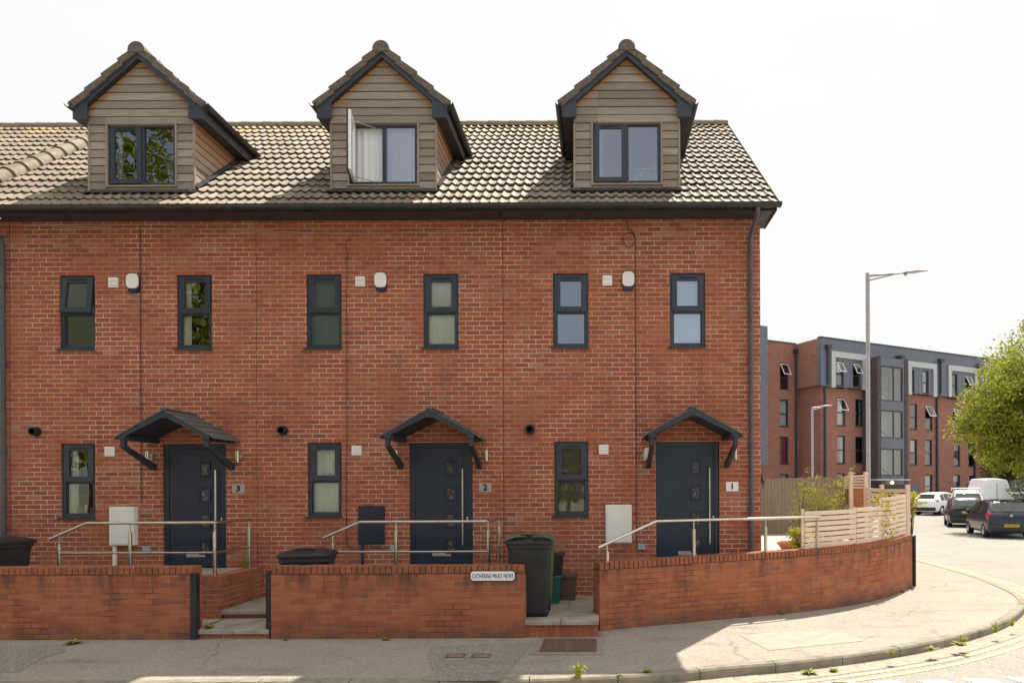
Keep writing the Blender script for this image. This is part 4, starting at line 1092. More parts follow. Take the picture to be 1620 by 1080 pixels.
# curved wall
t = thing('garden_wall', 'curved brick garden wall sweeping round the corner under the slatted fence', 'garden wall', (2.5, -.5, 0), group='low brick garden walls')
def curved(P0, P1, z0, z1, arc):
    mb = MB(); n = len(P0); s = 0; us = [0]
    for i in range(1, n): s += (Vector(P0[i]) - Vector(P0[i - 1])).length; us.append(s)
    vs = []; uv = []
    for i in range(n): vs += [(*P0[i], z0(us[i])), (*P0[i], z1(us[i]))]; uv += [(us[i], z0(us[i])), (us[i], z1(us[i]))]
    mb.add(vs, [(2 * i, 2 * i + 2, 2 * i + 3, 2 * i + 1) for i in range(n - 1)], uv)
    vs = []; uv = []
    for i in range(n): vs += [(*P1[i], z0(us[i])), (*P1[i], z1(us[i]))]; uv += [(us[i], z0(us[i])), (us[i], z1(us[i]))]
    mb.add(vs, [(2 * i + 1, 2 * i + 3, 2 * i + 2, 2 * i) for i in range(n - 1)], uv)
    vs = []; uv = []
    for i in range(n): vs += [(*P0[i], z1(us[i])), (*P1[i], z1(us[i]))]; uv += [(us[i], 0), (us[i], .2)]
    mb.add(vs, [(2 * i, 2 * i + 2, 2 * i + 3, 2 * i + 1) for i in range(n - 1)], uv)
    for i in (0, n - 1):
        a, b = P0[i], P1[i]; mb.quad((*a, z0(us[i])), (*b, z0(us[i])), (*b, z1(us[i])), (*a, z1(us[i])), [(0, z0(us[i])), (.215, z0(us[i])), (.215, z1(us[i])), (0, z1(us[i]))])
    return mb
WIN = offset(WC, -.215)
def ztop(s): return .93 + .012 * s
curved(WC, WIN, lambda s: -.06, lambda s: ztop(s) - .105, 0).build('brickwork', M['wallbrick'], t)
cp = MB(); fs_ = resample(WC, .0745)
for i in range(len(fs_) - 1):
    a, b = fs_[i], fs_[i + 1]; tt = (b - a).normalized(); nn = Vector((-tt.y, tt.x)); a2 = a + tt * .006; b2 = b - tt * .005
    s = i * .0745; j1 = random.uniform(-.003, .003); z1 = ztop(s) + random.uniform(-.003, .004); z0 = ztop(s) - .0985
    q = [a2 - nn * (.003 + j1), b2 - nn * (.003 + j1), b2 + nn * .218, a2 + nn * .218]
    cp.add([(v.x, v.y, z) for z in (z0, z1) for v in q], [(3, 2, 1, 0), (4, 5, 6, 7), (0, 1, 5, 4), (1, 2, 6, 5), (2, 3, 7, 6), (3, 0, 4, 7)])
cp.build('coping', M['coping2'], t, bevel=.006)
mm = curved([Vector(p) + (Vector(q) - Vector(p)) * .09 for p, q in list(zip(WC, WIN))[1:-1]], [Vector(p) + (Vector(q) - Vector(p)) * .91 for p, q in list(zip(WC, WIN))[1:-1]], lambda s: ztop(s) - .105, lambda s: ztop(s) - .014, 0)
mm.build('coping_mortar', M['darkbrick'], t)
# black wall-end posts
def endpost(x, y, z1, label, rz=0.0, w=.04):
    o = thing('end_post', label, 'metal post', (x, y, 0), rz, group='black posts at the wall ends')
    b = MB(); b.box(-w, w, -.012, .012, -.04, z1); b.box(w - .012, w, .0125, .075, -.04, z1 - .01)
    b.build('angle_section', M['black'], o, local=True, bevel=.003)
    b = MB(); b.box(-w - .004, w + .004, -.016, .016, z1 + .0005, z1 + .008); b.build('cap', M['black'], o, local=True)
endpost(-5.30, FY - .02, .86, 'black metal post on the right end of the left garden wall')
endpost(-4.318, FY + .03, .88, 'black metal post at the left end of the middle garden wall', R(90), .03)
pe = WC[-1]; endpost(pe[0] + .06, pe[1] + .02, .99, 'black metal post where the curved wall ends by the side street', R(50))

# ------------------------------------------------------------------ handrails
def rail(label, bars, posts, group='steel handrails'):
    b0 = posts[0]; t = thing('handrail', label, 'handrail', (b0[0], b0[1], b0[2]), group=group)
    for nm, pts, r_ in bars:
        mb = MB(); mb.tube(pts, r_, 12); mb.build(nm, M['steel'], t, smooth=True)
    for x, y, z0, z1 in posts:
        mb = MB(); mb.tube([(x, y, z0), (x, y, z1 - .13)], .026, 12); mb.tube([(x, y, z1 - .13), (x, y, z1 - .012)], .009, 8)
        mb.lathe([(.045, z0), (.045, z0 + .008)], (x, y, 0), 14); mb.build('post', M['steel'], t, smooth=True)
for X, lab, extra in ((-2 * PITCH, 'steel handrail around the platform of door 3, with sloping left end', 0), (-PITCH, 'steel handrail around the platform of door 2, behind the lidded bin', 1)):
    yr = -1.08; xr = X + 2.36; xl = X + .50; zr = 1.475; zl = 1.04
    rail(lab, [('top_rail', [(xl - .53, yr, zr - .23), (xl, yr, zr), (xr - .02, yr, zr), (xr, yr + .03, zr), (xr + .02, -.1, zr)], .0215),
               ('lower_rail', [(xl - .42 + .02, yr, zl), (xr, yr, zl)], .016), ('lower_rail', [(xr, yr, zl), (xr + .02, -.12, zl)], .016)],
         [(xl - .40, yr, .45, zr - .175), (X + 1.13 if not extra else X + 1.02, yr, .70, zr), (xr, yr, .712, zr), (xr + .02, -.14, .712, zr)])
def along(P, s):
    acc = 0
    for i in range(len(P) - 1):
        a, b = Vector(P[i]), Vector(P[i + 1]); L = (b - a).length
        if acc + L >= s: return a + (b - a) * ((s - acc) / L)
        acc += L
    return Vector(P[-1])
mid = offset(WC, -.09)
tp = [(*along(mid, s), 1.475) for s in np.linspace(.93, 3.95, 22)]
s0 = along(mid, .02); s1 = along(mid, .16)
rail('long steel handrail on the curved wall in front of door 1', [('top_rail', [(s0.x, s0.y, 1.13)] + tp, .0215)],
     [(s1.x, s1.y, .93, 1.20), (*along(mid, 1.56), .945, 1.475), (*along(mid, 2.83), .96, 1.475), (*along(mid, 3.88), .975, 1.475)])

# ------------------------------------------------------------------ street name sign
sx, sz, sy = -1.655 + .0, .82, FY
C0 = at(744, 902, FY); C1 = at(815.5, 918.5, FY)
x0, x1, z1, z0 = C0.x, C1.x, C0.z, C1.z
t = thing('street_sign', 'white street name sign reading CATHERINE MEAD MEWS on the middle garden wall', 'street sign', ((x0 + x1) / 2, FY - .01, z0))
def octa(a, b, c, d, k): return [(a + k, c), (b - k, c), (b - k * .4, c + k * .4), (b, c + k), (b, d - k), (b - k * .4, d - k * .4), (b - k, d), (a + k, d), (a + k * .4, d - k * .4), (a, d - k), (a, c + k), (a + k * .4, c + k * .4)]
b = MB(); b.prism([(x, FY - .014, z) for x, z in octa(x0, x1, z0, z1, .028)], (0, .010, 0)); b.build('border', M['ink'], t)
b = MB(); b.prism([(x, FY - .0165, z) for x, z in octa(x0 + .009, x1 - .009, z0 + .009, z1 - .009, .026)], (0, .003, 0)); b.build('plate', M['white'], t)
text_mesh('CATHERINE MEAD MEWS', .086, M['ink'], 'lettering', t, facing((x0 + x1) / 2, FY - .0175, (z0 + z1) / 2 - .004), .52, 0)
for o in t.children:
    if o.name.startswith('lettering'):
        w = max(v.co.x for v in o.data.vertices) - min(v.co.x for v in o.data.vertices); k = (x1 - x0 - .055) / w
        cx_ = sum((max(v.co.x for v in o.data.vertices), min(v.co.x for v in o.data.vertices))) / 2
        for v in o.data.vertices: v.co.x = (v.co.x - cx_) * k

# ------------------------------------------------------------------ bins
def wheelie(label, loc, rz, w=.58, d=.70, h=1.07, lidang=0, body='black', lid='black', moss=False):
    t = thing('wheelie_bin', label, 'wheelie bin', loc, rz, group='wheelie bins in the front yards')
    hb = h - .09; b = MB()
    st = [(.0, .40, .42), (.06, .43, .50), (hb - .07, .5, .64), (hb - .069, .53, .68), (hb, .53, .68)]
    def loop(z, fw, fd, k=.045):
        a, c = w * fw, d * fd * .78; return [(-a + k, -c), (a - k, -c), (a, -c + k), (a, c - k), (a - k, c), (-a + k, c), (-a, c - k), (-a, -c + k)], z
    vs = []; L = [loop(*s) for s in st]
    for P, z in L: vs += [(x, y, z) for x, y in P]
    fs = [tuple(range(7, -1, -1))] + [(r * 8 + i, r * 8 + (i + 1) % 8, r * 8 + 8 + (i + 1) % 8, r * 8 + 8 + i) for r in range(len(L) - 1) for i in range(8)] + [tuple(range(len(vs) - 8, len(vs)))]
    b.add(vs, fs)
    # raised panel on the front
    f0 = -d * .42 * .78; f1 = -d * .64 * .78
    b.add([(-.10, f0 - .035, .1), (.10, f0 - .035, .1), (.15, f1 - .001, hb * .86), (-.15, f1 - .001, hb * .86), (-.10, f0 + .02, .1), (.10, f0 + .02, .1), (.15, f1 + .03, hb * .86), (-.15, f1 + .03, hb * .86)],
          [(0, 1, 2, 3), (0, 4, 5, 1), (3, 2, 6, 7), (0, 3, 7, 4), (1, 5, 6, 2)])
    b.build('body', M[body], t, local=True, bevel=.008)
    T = Matrix.Translation((0, d * .53, hb + .02)) @ Matrix.Rotation(R(lidang), 4, 'X') @ Matrix.Translation((0, -d * .53, -hb - .02))
    l = MB(); P = []; n = 12
    a, c = w * .56, d * .57
    ring_ = [(-a + .05, -c), (a - .05, -c), (a, -c + .05), (a, c - .06), (a - .05, c), (-a + .05, c), (-a, c - .06), (-a, -c + .05)]
    vs = [T @ Vector((x, y, hb - .01)) for x, y in ring_] + [T @ Vector((x, y, hb + .03)) for x, y in ring_] + [T @ Vector((x * .86, y * .86, hb + .055)) for x, y in ring_] + [T @ Vector((x * .6, y * .55, hb + .085)) for x, y in ring_]
    fs = [tuple(range(7, -1, -1))] + [(r * 8 + i, r * 8 + (i + 1) % 8, r * 8 + 8 + (i + 1) % 8, r * 8 + 8 + i) for r in range(3) for i in range(8)] + [tuple(range(24, 32))]
    l.add(vs, fs); lo = l.build('lid', M[lid], t, local=True, bevel=.01)
    hd = MB(); hd.tube([T @ Vector(q) for q in ((-.17, -d * .30, hb + .06), (-.10, -d * .34, hb + .105), (.10, -d * .34, hb + .105), (.17, -d * .30, hb + .06))], .014, 8)
    hd.build('grip', M['black'], lo, local=True, smooth=True)
    hd = MB(); hd.tube([(-w * .42, d * .60, hb - .0), (w * .42, d * .60, hb - .0)], .018, 10); hd.build('handle', M['black'], t, local=True, smooth=True)
    for sx in (-1, 1):
        q = MB(); RY_ = Matrix.Rotation(R(90), 4, 'Y'); q.lathe([(.0, -.025), (.085, -.025), (.10, -.015), (.10, .015), (.085, .025), (.0, .025)], (sx * w * .43, d * .42, .10), 20, RY_, caps=False); q.build('wheel', M['black'], t, local=True, smooth=True)
    if moss:
        q = MB(); rnd = random.Random(3)
        for i in range(420):
            aa = rnd.random(); x, y = rnd.uniform(-a, a), rnd.uniform(-c * .95, c)
            edge = abs(x) / a
            if rnd.random() > .25 + .75 * edge ** 2: continue
            zz = hb + .088 - .05 * max(0, (edge - .6) / .4); v = T @ Vector((x, y, zz)); s = rnd.uniform(.012, .034)
            q.add([v + Vector((-s, -s * .6, 0)), v + Vector((s, -s * .8, .004)), v + Vector((s * .7, s, .0)), v + Vector((-s * .8, s * .7, .012)), v + Vector((0, 0, .014))], [(0, 1, 4), (1, 2, 4), (2, 3, 4), (3, 0, 4)])
        props(q.build('moss', M['moss'], lo, local=True), kind='stuff')
    return t
M['moss'] = noisy('lid_moss', (0.05, 0.075, 0.035), (0.12, 0.14, 0.07), 20, rough=0.95)
M['greenplast'] = noisy('green_plastic', (0.085, 0.125, 0.04), (0.12, 0.15, 0.06), 6, rough=0.5)
M['teal'] = noisy('teal_plastic', (0.01, 0.10, 0.095), (0.015, 0.13, 0.12), 6, rough=0.45)
M['brownp'] = noisy('brown_plastic', (0.10, 0.062, 0.048), (0.125, 0.08, 0.062), 6, rough=0.55)
wheelie('tall black wheelie bin with a mossy lid standing in the gate opening', (-.955, -1.56, .218), R(4), moss=True, h=1.09)
wheelie('green wheelie bin hidden behind the tall black bin, only its green side edge showing', (-.965, -.86, .218), R(2), body='greenplast', lid='greenplast', h=1.02, w=.59)
wheelie('black wheelie bin behind the left garden wall, cut by the photo edge', (-8.60, -1.35, .10), R(-14), h=1.20, w=.62)
wheelie('black bin behind the middle garden wall with only its propped open lid showing', (-4.06, -1.48, .10), R(12), h=1.02, w=.62, d=.62, lidang=-1)
def caddy(label, loc, w, d, h, m_, rz=0, lid=True, rim=.02):
    t = thing('recycling_box', label, 'recycling box', loc, rz, group='small recycling boxes by the gate')
    b = MB(); k = .02
    def lp(a, c, z): return [(-a + k, -c, z), (a - k, -c, z), (a, -c + k, z), (a, c - k, z), (a - k, c, z), (-a + k, c, z), (-a, c - k, z), (-a, -c + k, z)]
    vs = lp(w * .42, d * .42, 0) + lp(w * .43, d * .43, h * .2) + lp(w * .5, d * .5, h * .93) + lp(w * .5 + rim, d * .5 + rim, h * .93) + lp(w * .5 + rim, d * .5 + rim, h)
    b.add(vs, [tuple(range(7, -1, -1))] + [(r * 8 + i, r * 8 + (i + 1) % 8, r * 8 + 8 + (i + 1) % 8, r * 8 + 8 + i) for r in range(4) for i in range(8)])
    b.build('body', M[m_], t, local=True, bevel=.004)
    l = MB(); vs = lp(w * .5 + rim, d * .5 + rim, h + .001) + lp(w * .5 + rim * .6, d * .5 + rim * .6, h + .022); l.add(vs, [tuple(range(7, -1, -1)), tuple(range(8, 16))] + [(i, (i + 1) % 8, 8 + (i + 1) % 8, 8 + i) for i in range(8)])
    l.box(-.04, .04, -d * .5 - rim - .012, -d * .5 - rim + .002, h - .03, h + .015)
    l.build('lid', M[m_], t, local=True, bevel=.004)
caddy('brown lidded food waste caddy against the house wall by the gate', (-.50, -.33, .22), .28, .26, .385, 'brownp')
caddy('teal green recycling box at the foot of the bins by the gate', (-.74, -.62, .22), .30, .30, .40, 'teal')
caddy('black recycling box stacked on the teal box by the gate', (-.70, -.60, .645), .30, .30, .30, 'black')

# ------------------------------------------------------------------ fences
M['newwood'] = noisy('pale_larch', (0.70, 0.53, 0.39), (0.78, 0.64, 0.50), 3.0, rough=0.8, stretch=(1, 1, 18), c3=(0.56, 0.37, 0.26), s3=5, f3=0.35)
M['oldwood'] = noisy('grey_closeboard', (0.22, 0.175, 0.125), (0.32, 0.265, 0.19), 5.0, rough=0.85, stretch=(6, 6, .5), c3=(0.13, 0.10, 0.07), s3=2.5, f3=0.5, bump=.2)
f = thing('board_fence', 'grey upright board fence across the garden beside the end house', 'fence', (4.6, 7.6, .45))
A = at(1197, 757, 7.6); B = at(1342, 753.5, 7.6)
x = 2.62; b = MB(); 
while x < B.x: b.box(x, x + .092, 7.6 + random.uniform(-.004, .004), 7.622, .52, A.z + (B.z - A.z) * max(0, (x - A.x)) / (B.x - A.x) + random.uniform(-.008, .008)); x += .098
b.build('boards', M['oldwood'], f)
b = MB(); b.box(2.62, B.x, 7.585, 7.60, .45, .62); b.build('gravel_board', M['oldwood'], f)
b = MB()
for zz in (.9, 1.6, 2.0): b.box(2.62, B.x, 7.623, 7.67, zz, zz + .07)
b.build('rails', M['oldwood'], f)

def slat_panel(t, P0, P1, z0a, z0b, z1a, z1b, n, th=.018, gap=.27, curve=None):
    P0, P1 = Vector(P0), Vector(P1); d = (P1 - P0).normalized(); nn = Vector((-d.y, d.x)) * th; mb = MB()
    for k in range(n):
        f0, f1 = k / n, (k + 1 - gap) / n
        vs = []
        for (P, z0, z1) in ((P0, z0a, z1a), (P1, z0b, z1b)):
            for ff in (f0, f1):
                z = z0 + (z1 - z0) * ff; vs += [(P.x, P.y, z), (P.x + nn.x, P.y + nn.y, z)]
        mb.add(vs, [(0, 4, 6, 2), (1, 3, 7, 5), (2, 6, 7, 3), (0, 1, 5, 4), (0, 2, 3, 1), (4, 5, 7, 6)])
    return mb
def post(mb, P, z0, z1, w=.035): mb.box(P[0] - w, P[0] + w, P[1] - w, P[1] + w, z0, z1)
t = thing('slatted_fence', 'low pale larch slatted fence curving along the top of the curved wall', 'fence', (4.6, .9, .98))
fin_ = offset(WC, -.10); Lt = sum((Vector(fin_[i + 1]) - Vector(fin_[i])).length for i in range(len(fin_) - 1))
def s_at(px):
    best = min((abs(VX + FPX * along(fin_, s).x / (along(fin_, s).y + 11) - px), s) for s in np.linspace(2.5, Lt - .05, 300)); return best[1]
sA, sB, sC, sD = s_at(1272), s_at(1355), s_at(1396), s_at(1434)
bays = [(sA + .02, sB - .01, .60, 7), (sB + .01, sC - .01, .62, 7), (sC + .01, (sC + sD) / 2, .77, 9), ((sC + sD) / 2 + .01, sD, .79, 9)]
for a, b_, h, n in bays:
    for s_a, s_b in ((a, (a + b_) / 2), ((a + b_) / 2, b_)):
        PA, PB = along(fin_, s_a), along(fin_, s_b)
        z0a, z0b = ztop(s_a) + .012, ztop(s_b) + .012
        slat_panel(t, PA, PB, z0a, z0b, z0a + h, z0b + h, n).build('slats', M['newwood'], t)
for s_, h in ((sA, .63), (sB, .62), (sC, .76), ((sC + sD) / 2, .77), (sD, .79)):
    P = along(offset(WC, -.145), s_); mb = MB(); post(mb, P, ztop(s_) - .0, ztop(s_) + h, .022); mb.build('post', M['newwood'], t)
# taller trellis by the board fence with low brick wall under it
t = thing('slatted_fence', 'tall pale trellis screen of five slats joined to the grey board fence', 'fence', (6.9, 7.5, .6))
PA, PB = at(1336, 760, 7.4), at(1369, 760, 7.2)
slat_panel(t, (PA.x, PA.y), (PB.x, PB.y), at(0, 778, 7.4).z, at(0, 778, 7.2).z, at(1336, 752, 7.4).z, at(1369, 749, 7.2).z, 5).build('slats', M['newwood'], t)
for p_ in (at(1345, 760, 7.33), at(1368.5, 760, 7.17)):
    mb = MB(); post(mb, (p_.x, p_.y - .05), .6, 2.36, .045); mb.build('post', M['newwood'], t)
t = thing('brick_pier', 'short dark red brick wall under the tall trellis screen', 'wall', (6.8, 7.6, .4))
a = at(1344, 790, 7.5); b = at(1372, 790, 7.3); mb = MB(); mb.box(a.x, b.x + .1, 7.45, 7.65, .4, 1.92); mb.build('brickwork', M['platbrick'], t)
mb = MB(); mb.box(a.x - .02, b.x + .12, 7.43, 7.67, 1.922, 1.96); mb.build('coping', M['platbrick'], t)
t = thing('slatted_fence', 'lower pale trellis screen running from the tall screen to the corner shrub', 'fence', (6.9, 6.0, .9))
a, b = at(1371, 790, 6.6), at(1396, 790, 5.2)
slat_panel(t, (a.x, a.y), (b.x, b.y), 1.25, 1.25, at(0, 775, 6.6).z, at(0, 777, 5.2).z, 6).build('slats', M['newwood'], t)
for p_ in (a, b):
    mb = MB(); post(mb, (p_.x, p_.y + .03), .7, at(0, 772, 5.2).z, .04); mb.build('post', M['newwood'], t)
a2, b2 = b, at(1437, 790, 4.4)
slat_panel(t, (a2.x, a2.y), (b2.x, b2.y), 1.25, 1.25, at(0, 777, 5.2).z, at(0, 777, 4.4).z, 6).build('slats', M['newwood'], t)
mb = MB(); post(mb, (b2.x, b2.y + .03), .7, at(0, 772, 4.4).z, .04); mb.build('post', M['newwood'], t)

# dish on the flank wall
t = thing('satellite_dish', 'dark satellite dish edge peeping past the end house above the board fence', 'satellite dish', (2.75, 5.0, 2.1))
dc = at(1206, 752, 5.0); Mx = Matrix.Rotation(R(70), 4, 'Y')
b = MB(); b.lathe([(.02, 0), (.11, .015), (.20, .05), (.205, .045)], (dc.x - .10, 5.0, dc.z - .03), 20, Mx, caps=False); b.build('reflector', M['black'], t, smooth=True)
b = MB(); b.tube([(2.61, 5.0, dc.z - .1), (dc.x - .02, 5.0, dc.z - .03)], .02, 8); b.tube([(dc.x, 5.0, dc.z - .3), (dc.x + .06, 5.0, dc.z - .1)], .01, 6); b.build('arm', M['black'], t)
# ------------------------------------------------------------------ apartment building across the side street
AO = Vector((17.25, 42.0, -0.1)); ANG = math.atan2(.454, .891); AU = Vector((math.cos(ANG), math.sin(ANG), 0)); AN = Vector((math.sin(ANG), -math.cos(ANG), 0))
def ap(px, py, out=0.0):              # photo pixel -> (s along the front, height) on the front plane pushed out by `out`
    r = ray(px, py); O = AO + AN * out; t_ = (O - CAM).dot(AN) / r.dot(AN); P = CAM + r * t_
    return (P - O).dot(AU), P.z - AO.z
K6 = 3.375
def c6(x, y, out=0.0): return ap(1180 + x / K6, 500 + y / K6, out)
M['zinc'] = noisy('zinc_cladding', (0.12, 0.135, 0.17), (0.15, 0.165, 0.20), 3, rough=0.5)
def seam_mat():
    m = M['zinc']; t = NT(m); u, v, _ = t.sep(t.uv())
    f = t.m_('FRACT', t.m_('DIVIDE', u, 0.30)); old = t.p.inputs['Base Color'].links[0].from_socket
    t.base(t.mix(t.rng(f, .90, .93, 0, .6), old, (0.04, 0.045, 0.05)))
seam_mat()
M['palezinc'] = noisy('pale_window_surround', (0.45, 0.45, 0.45), (0.52, 0.52, 0.51), 4, rough=0.5)
M['farframe'] = mat('far_frame', (0.035, 0.04, 0.05), 0.5)
M['farglass'] = glass_mat('far_glass', 0.15, (0.75, 0.8, 0.78))
M['pinkc'] = mat('pink_curtain', (0.60, 0.01, 0.20), 0.8)
M['limec'] = mat('lime_curtain', (0.30, 0.36, 0.04), 0.8)
M['greenc'] = mat('green_curtain', (0.02, 0.22, 0.16), 0.8)
M['ochrec'] = mat('ochre_curtain', (0.35, 0.25, 0.06), 0.8)
M['paleroom'] = mat('pale_stairwell', (0.75, 0.80, 0.66), 0.9)
A = thing('apartment_building', 'four storey red brick apartment block with grey zinc top floor across the side street', 'building', AO, ANG)
top = c6(390, 120)[1]; zcl = c6(390, 368)[1]; Lm = 34.0
def aw(mb, x0, x1, z0, z1, holes, y=0.0, reveal=.14): wall_holes(mb, x0, x1, z0, z1, holes, y, reveal)
def awin(h, y=0.0, curtain=None, split=.52, opened=False, two=None):
    x0, x1, z0, z1 = h; f = MB(); ring(f, x0 + .01, x1 - .01, z0 + .01, z1 - .01, .07, .07, .07, .07, y + .08, y + .15)
    zm = z0 + (z1 - z0) * (1 - split); f.box(x0 + .08, x1 - .08, y + .085, y + .15, zm - .04, zm + .04); f.box(x0 - .04, x1 + .04, y - .05, y + .14, z0 - .03, z0 + .02)
    w = f.build('window', M['farframe'], A, local=True)
    for (c, d) in ((z0 + .08, zm - .04), (zm + .04, z1 - .08)):
        if opened and c > zm: continue
        p = MB(); p.quad((x0 + .08, y + .12, c), (x1 - .08, y + .12, c), (x1 - .08, y + .12, d), (x0 + .08, y + .12, d)); p.build('pane', M['farglass'], w, local=True)
    if opened:
        T = Matrix.Translation((0, y + .05, z1 - .08)) @ Matrix.Rotation(-R(28), 4, 'X') @ Matrix.Translation((0, -y - .05, -z1 + .08))
        p = MB(); ring(p, x0 + .06, x1 - .06, zm, z1 - .08, .06, .06, .06, .06, y + .02, y + .06, T); p.build('sash', M['white'], w, local=True)
        p = MB(); p.quad(*[T @ Vector(q) for q in ((x0 + .12, y + .04, zm + .06), (x1 - .12, y + .04, zm + .06), (x1 - .12, y + .04, z1 - .14), (x0 + .12, y + .04, z1 - .14))]); p.build('pane', M['farglass'], w, local=True)
    if curtain:
        for (cm, a, b, z_a) in curtain:
            p = MB(); n = 8; X = lambda t_: x0 + .06 + (x1 - x0 - .12) * t_
            for i in range(n):
                u0, u1 = a + (b - a) * i / n, a + (b - a) * (i + 1) / n; yy0, yy1 = y + .24 + .03 * (i % 2), y + .24 + .03 * ((i + 1) % 2)
                zz = z0 + (z1 - z0) * z_a; p.quad((X(u0), yy0, zz), (X(u1), yy1, zz), (X(u1), yy1, z1), (X(u0), yy0, z1))
            p.build('curtain', M[cm], w, local=True)
    return w
def rect(x0, y0, x1, y1, out=0.0):
    a = c6(x0, y0, out); b = c6(x1, y1, out); 
    xm, ym = (x0 + x1) / 2, (y0 + y1) / 2
    zt_, zb_ = c6(xm, y0, out)[1], c6(xm, y1, out)[1]
    return (a[0], b[0], zb_, zt_)
rows = [((487, 437, 531, 585), [('curtain', .1, .9, 0)], True), ((585, 443, 628, 588), [('curtain', .75, 1, 0)], False), ((878, 468, 915, 604), None, False), ((957, 476, 997, 607), [('pinkc', .1, .35, 0)], True), ((1105, 489, 1142, 615), None, True), ((1185, 497, 1220, 620), None, False),
        ((487, 637, 531, 786), [('ochrec', .0, .65, 0), ('curtain', .65, 1, 0)], False), ((585, 643, 628, 785), None, False), ((878, 657, 915, 793), [('curtain', 0, 1, .5)], False), ((957, 660, 995, 796), [('greenc', 0, .75, 0)], False), ((1110, 668, 1145, 800), [('greenc', 0, .3, 0)], False), ((1188, 676, 1222, 802), None, False),
        ((487, 838, 531, 985), None, False), ((585, 840, 628, 985), None, False), ((957, 846, 997, 965), [('curtain', 0, 1, 0)], False), ((1108, 846, 1145, 965), [('curtain', .1, .8, 0)], False), ((1188, 850, 1222, 965), None, False)]
holes = [rect(*r[0]) for r in rows]
lo = [h for h in holes]
mb = MB(); aw(mb, 0.0, Lm, -.3, zcl, lo); 
gb = MB()
mb.build('wall', M['farbrick'], A, local=True)
for h, r in zip(holes, rows): awin(h, 0.0, r[1], opened=r[2]); room_box(gb, *h, .16, .9, .2, .15)
# top floor cladding stands proud; pale surrounds with a window each side of a zinc panel
OUT = .35
frames = [((452, 197, 640, 388), (482, 240, 522, 372), (572, 250, 610, 378)), ((862, 248, 1015, 425), (868, 285, 900, 405), (945, 292, 976, 412)), ((1077, 270, 1235, 437), (1102, 308, 1130, 430), (1172, 316, 1202, 437)), ((1290, 300, 1430, 455), (1312, 335, 1340, 450), (1380, 340, 1410, 452))]
th = []; 
for fr, w1, w2 in frames: th += [rect(*w1, OUT), rect(*w2, OUT)]
mb = MB(); aw(mb, -.35, Lm, zcl, top, th, -OUT)
mb.quad((-.35, -OUT, zcl), (-.35, 6, zcl), (-.35, 6, top), (-.35, -OUT, top)); mb.quad((-.35, -OUT, zcl), (Lm, -OUT, zcl), (Lm, 0, zcl), (-.35, 0, zcl))
mb.build('zinc_top_floor', M['zinc'], A, local=True)
opn = {0: True, 1: True, 5: True}
for i, h in enumerate(th):
    awin(h, -OUT, [('curtain', 0, 1, .55)] if i in (0, 2) else ([('curtain', .3, 1, 0)] if i in (3,) else None), opened=opn.get(i, False)); room_box(gb, *h, -OUT + .16, .9, .2, .15)
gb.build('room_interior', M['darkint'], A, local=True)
for fr, w1, w2 in frames:
    x0, x1, z0, z1 = rect(*fr, OUT); mb = MB(); t_ = .42
    mb.box(x0, x0 + t_, -OUT - .12, -OUT - .002, z0, z1); mb.box(x1 - t_, x1, -OUT - .12, -OUT - .002, z0, z1); mb.box(x0 + t_, x1 - t_, -OUT - .12, -OUT - .002, z1 - t_ * 1.1, z1)
    mb.build('window_surround', M['palezinc'], A, local=True)
mb = MB(); mb.box(-.40, Lm, -OUT - .05, -OUT + .3, top + .001, top + .10); mb.build('parapet_capping', M['farframe'], A, local=True)
mb = MB(); mb.quad((-.35, -OUT, top - .02), (Lm, -OUT, top - .02), (Lm, 12, top - .02), (-.35, 12, top - .02)); mb.build('roof', M['zinc'], A, local=True)
# left return and set back wing
yb_ = 2.35; wt = c6(275, 152, -yb_)[1]
mb = MB(); mb.quad((0, yb_, -.3), (0, 0, -.3), (0, 0, zcl), (0, yb_, zcl)); mb.quad((0, yb_, zcl), (0, .0, zcl), (0, .0, top - .1), (0, yb_, top - .1))
mb.quad((-.351, -.0, zcl), (-.351, yb_, zcl), (-.351, yb_, top - .06), (-.351, 0.0, top - .06))
mb.build('return_wall', M['farbrick'], A, local=True)
def cw(x, y): return c6(x, y, -yb_)
lw = []
for (a, b, c, d) in ((182, 250, 228, 390), (182, 445, 228, 590), (182, 643, 228, 790), (182, 842, 228, 985)):
    p = cw(a, b); q = cw(c, d); xm = (a + c) / 2; lw.append((p[0], q[0], cw(xm, d)[1], cw(xm, b)[1]))
mb = MB(); aw(mb, -12, 0, -.3, wt, lw, yb_); mb.build('wing_wall', M['farbrick'], A, local=True)
gb = MB()
for h, cu, op in zip(lw, (None, [('curtain', 0, 1, .0)], [('limec', 0, .45, 0), ('pinkc', .45, 1, 0)], [('curtain', 0, 1, 0)]), (True, False, False, False)): awin(h, yb_, cu, opened=op); room_box(gb, *h, yb_ + .16, .9, .2, .15)
gb.build('wing_interior', M['darkint'], A, local=True)
mb = MB(); mb.box(-12, -.352, yb_ - .05, yb_ + .3, wt + .001, wt + .10); mb.build('parapet_capping', M['farframe'], A, local=True)
e0, e1 = c6(70, 300, -yb_ + .8), c6(117, 300, -yb_ + .8)
mb = MB(); mb.box(e0[0] - 4, e1[0], yb_ - .8, yb_ - .001, c6(100, 797, -yb_ + .8)[1], c6(100, 52, -yb_ + .8)[1]); mb.build('zinc_fin', M['zinc'], A, local=True)
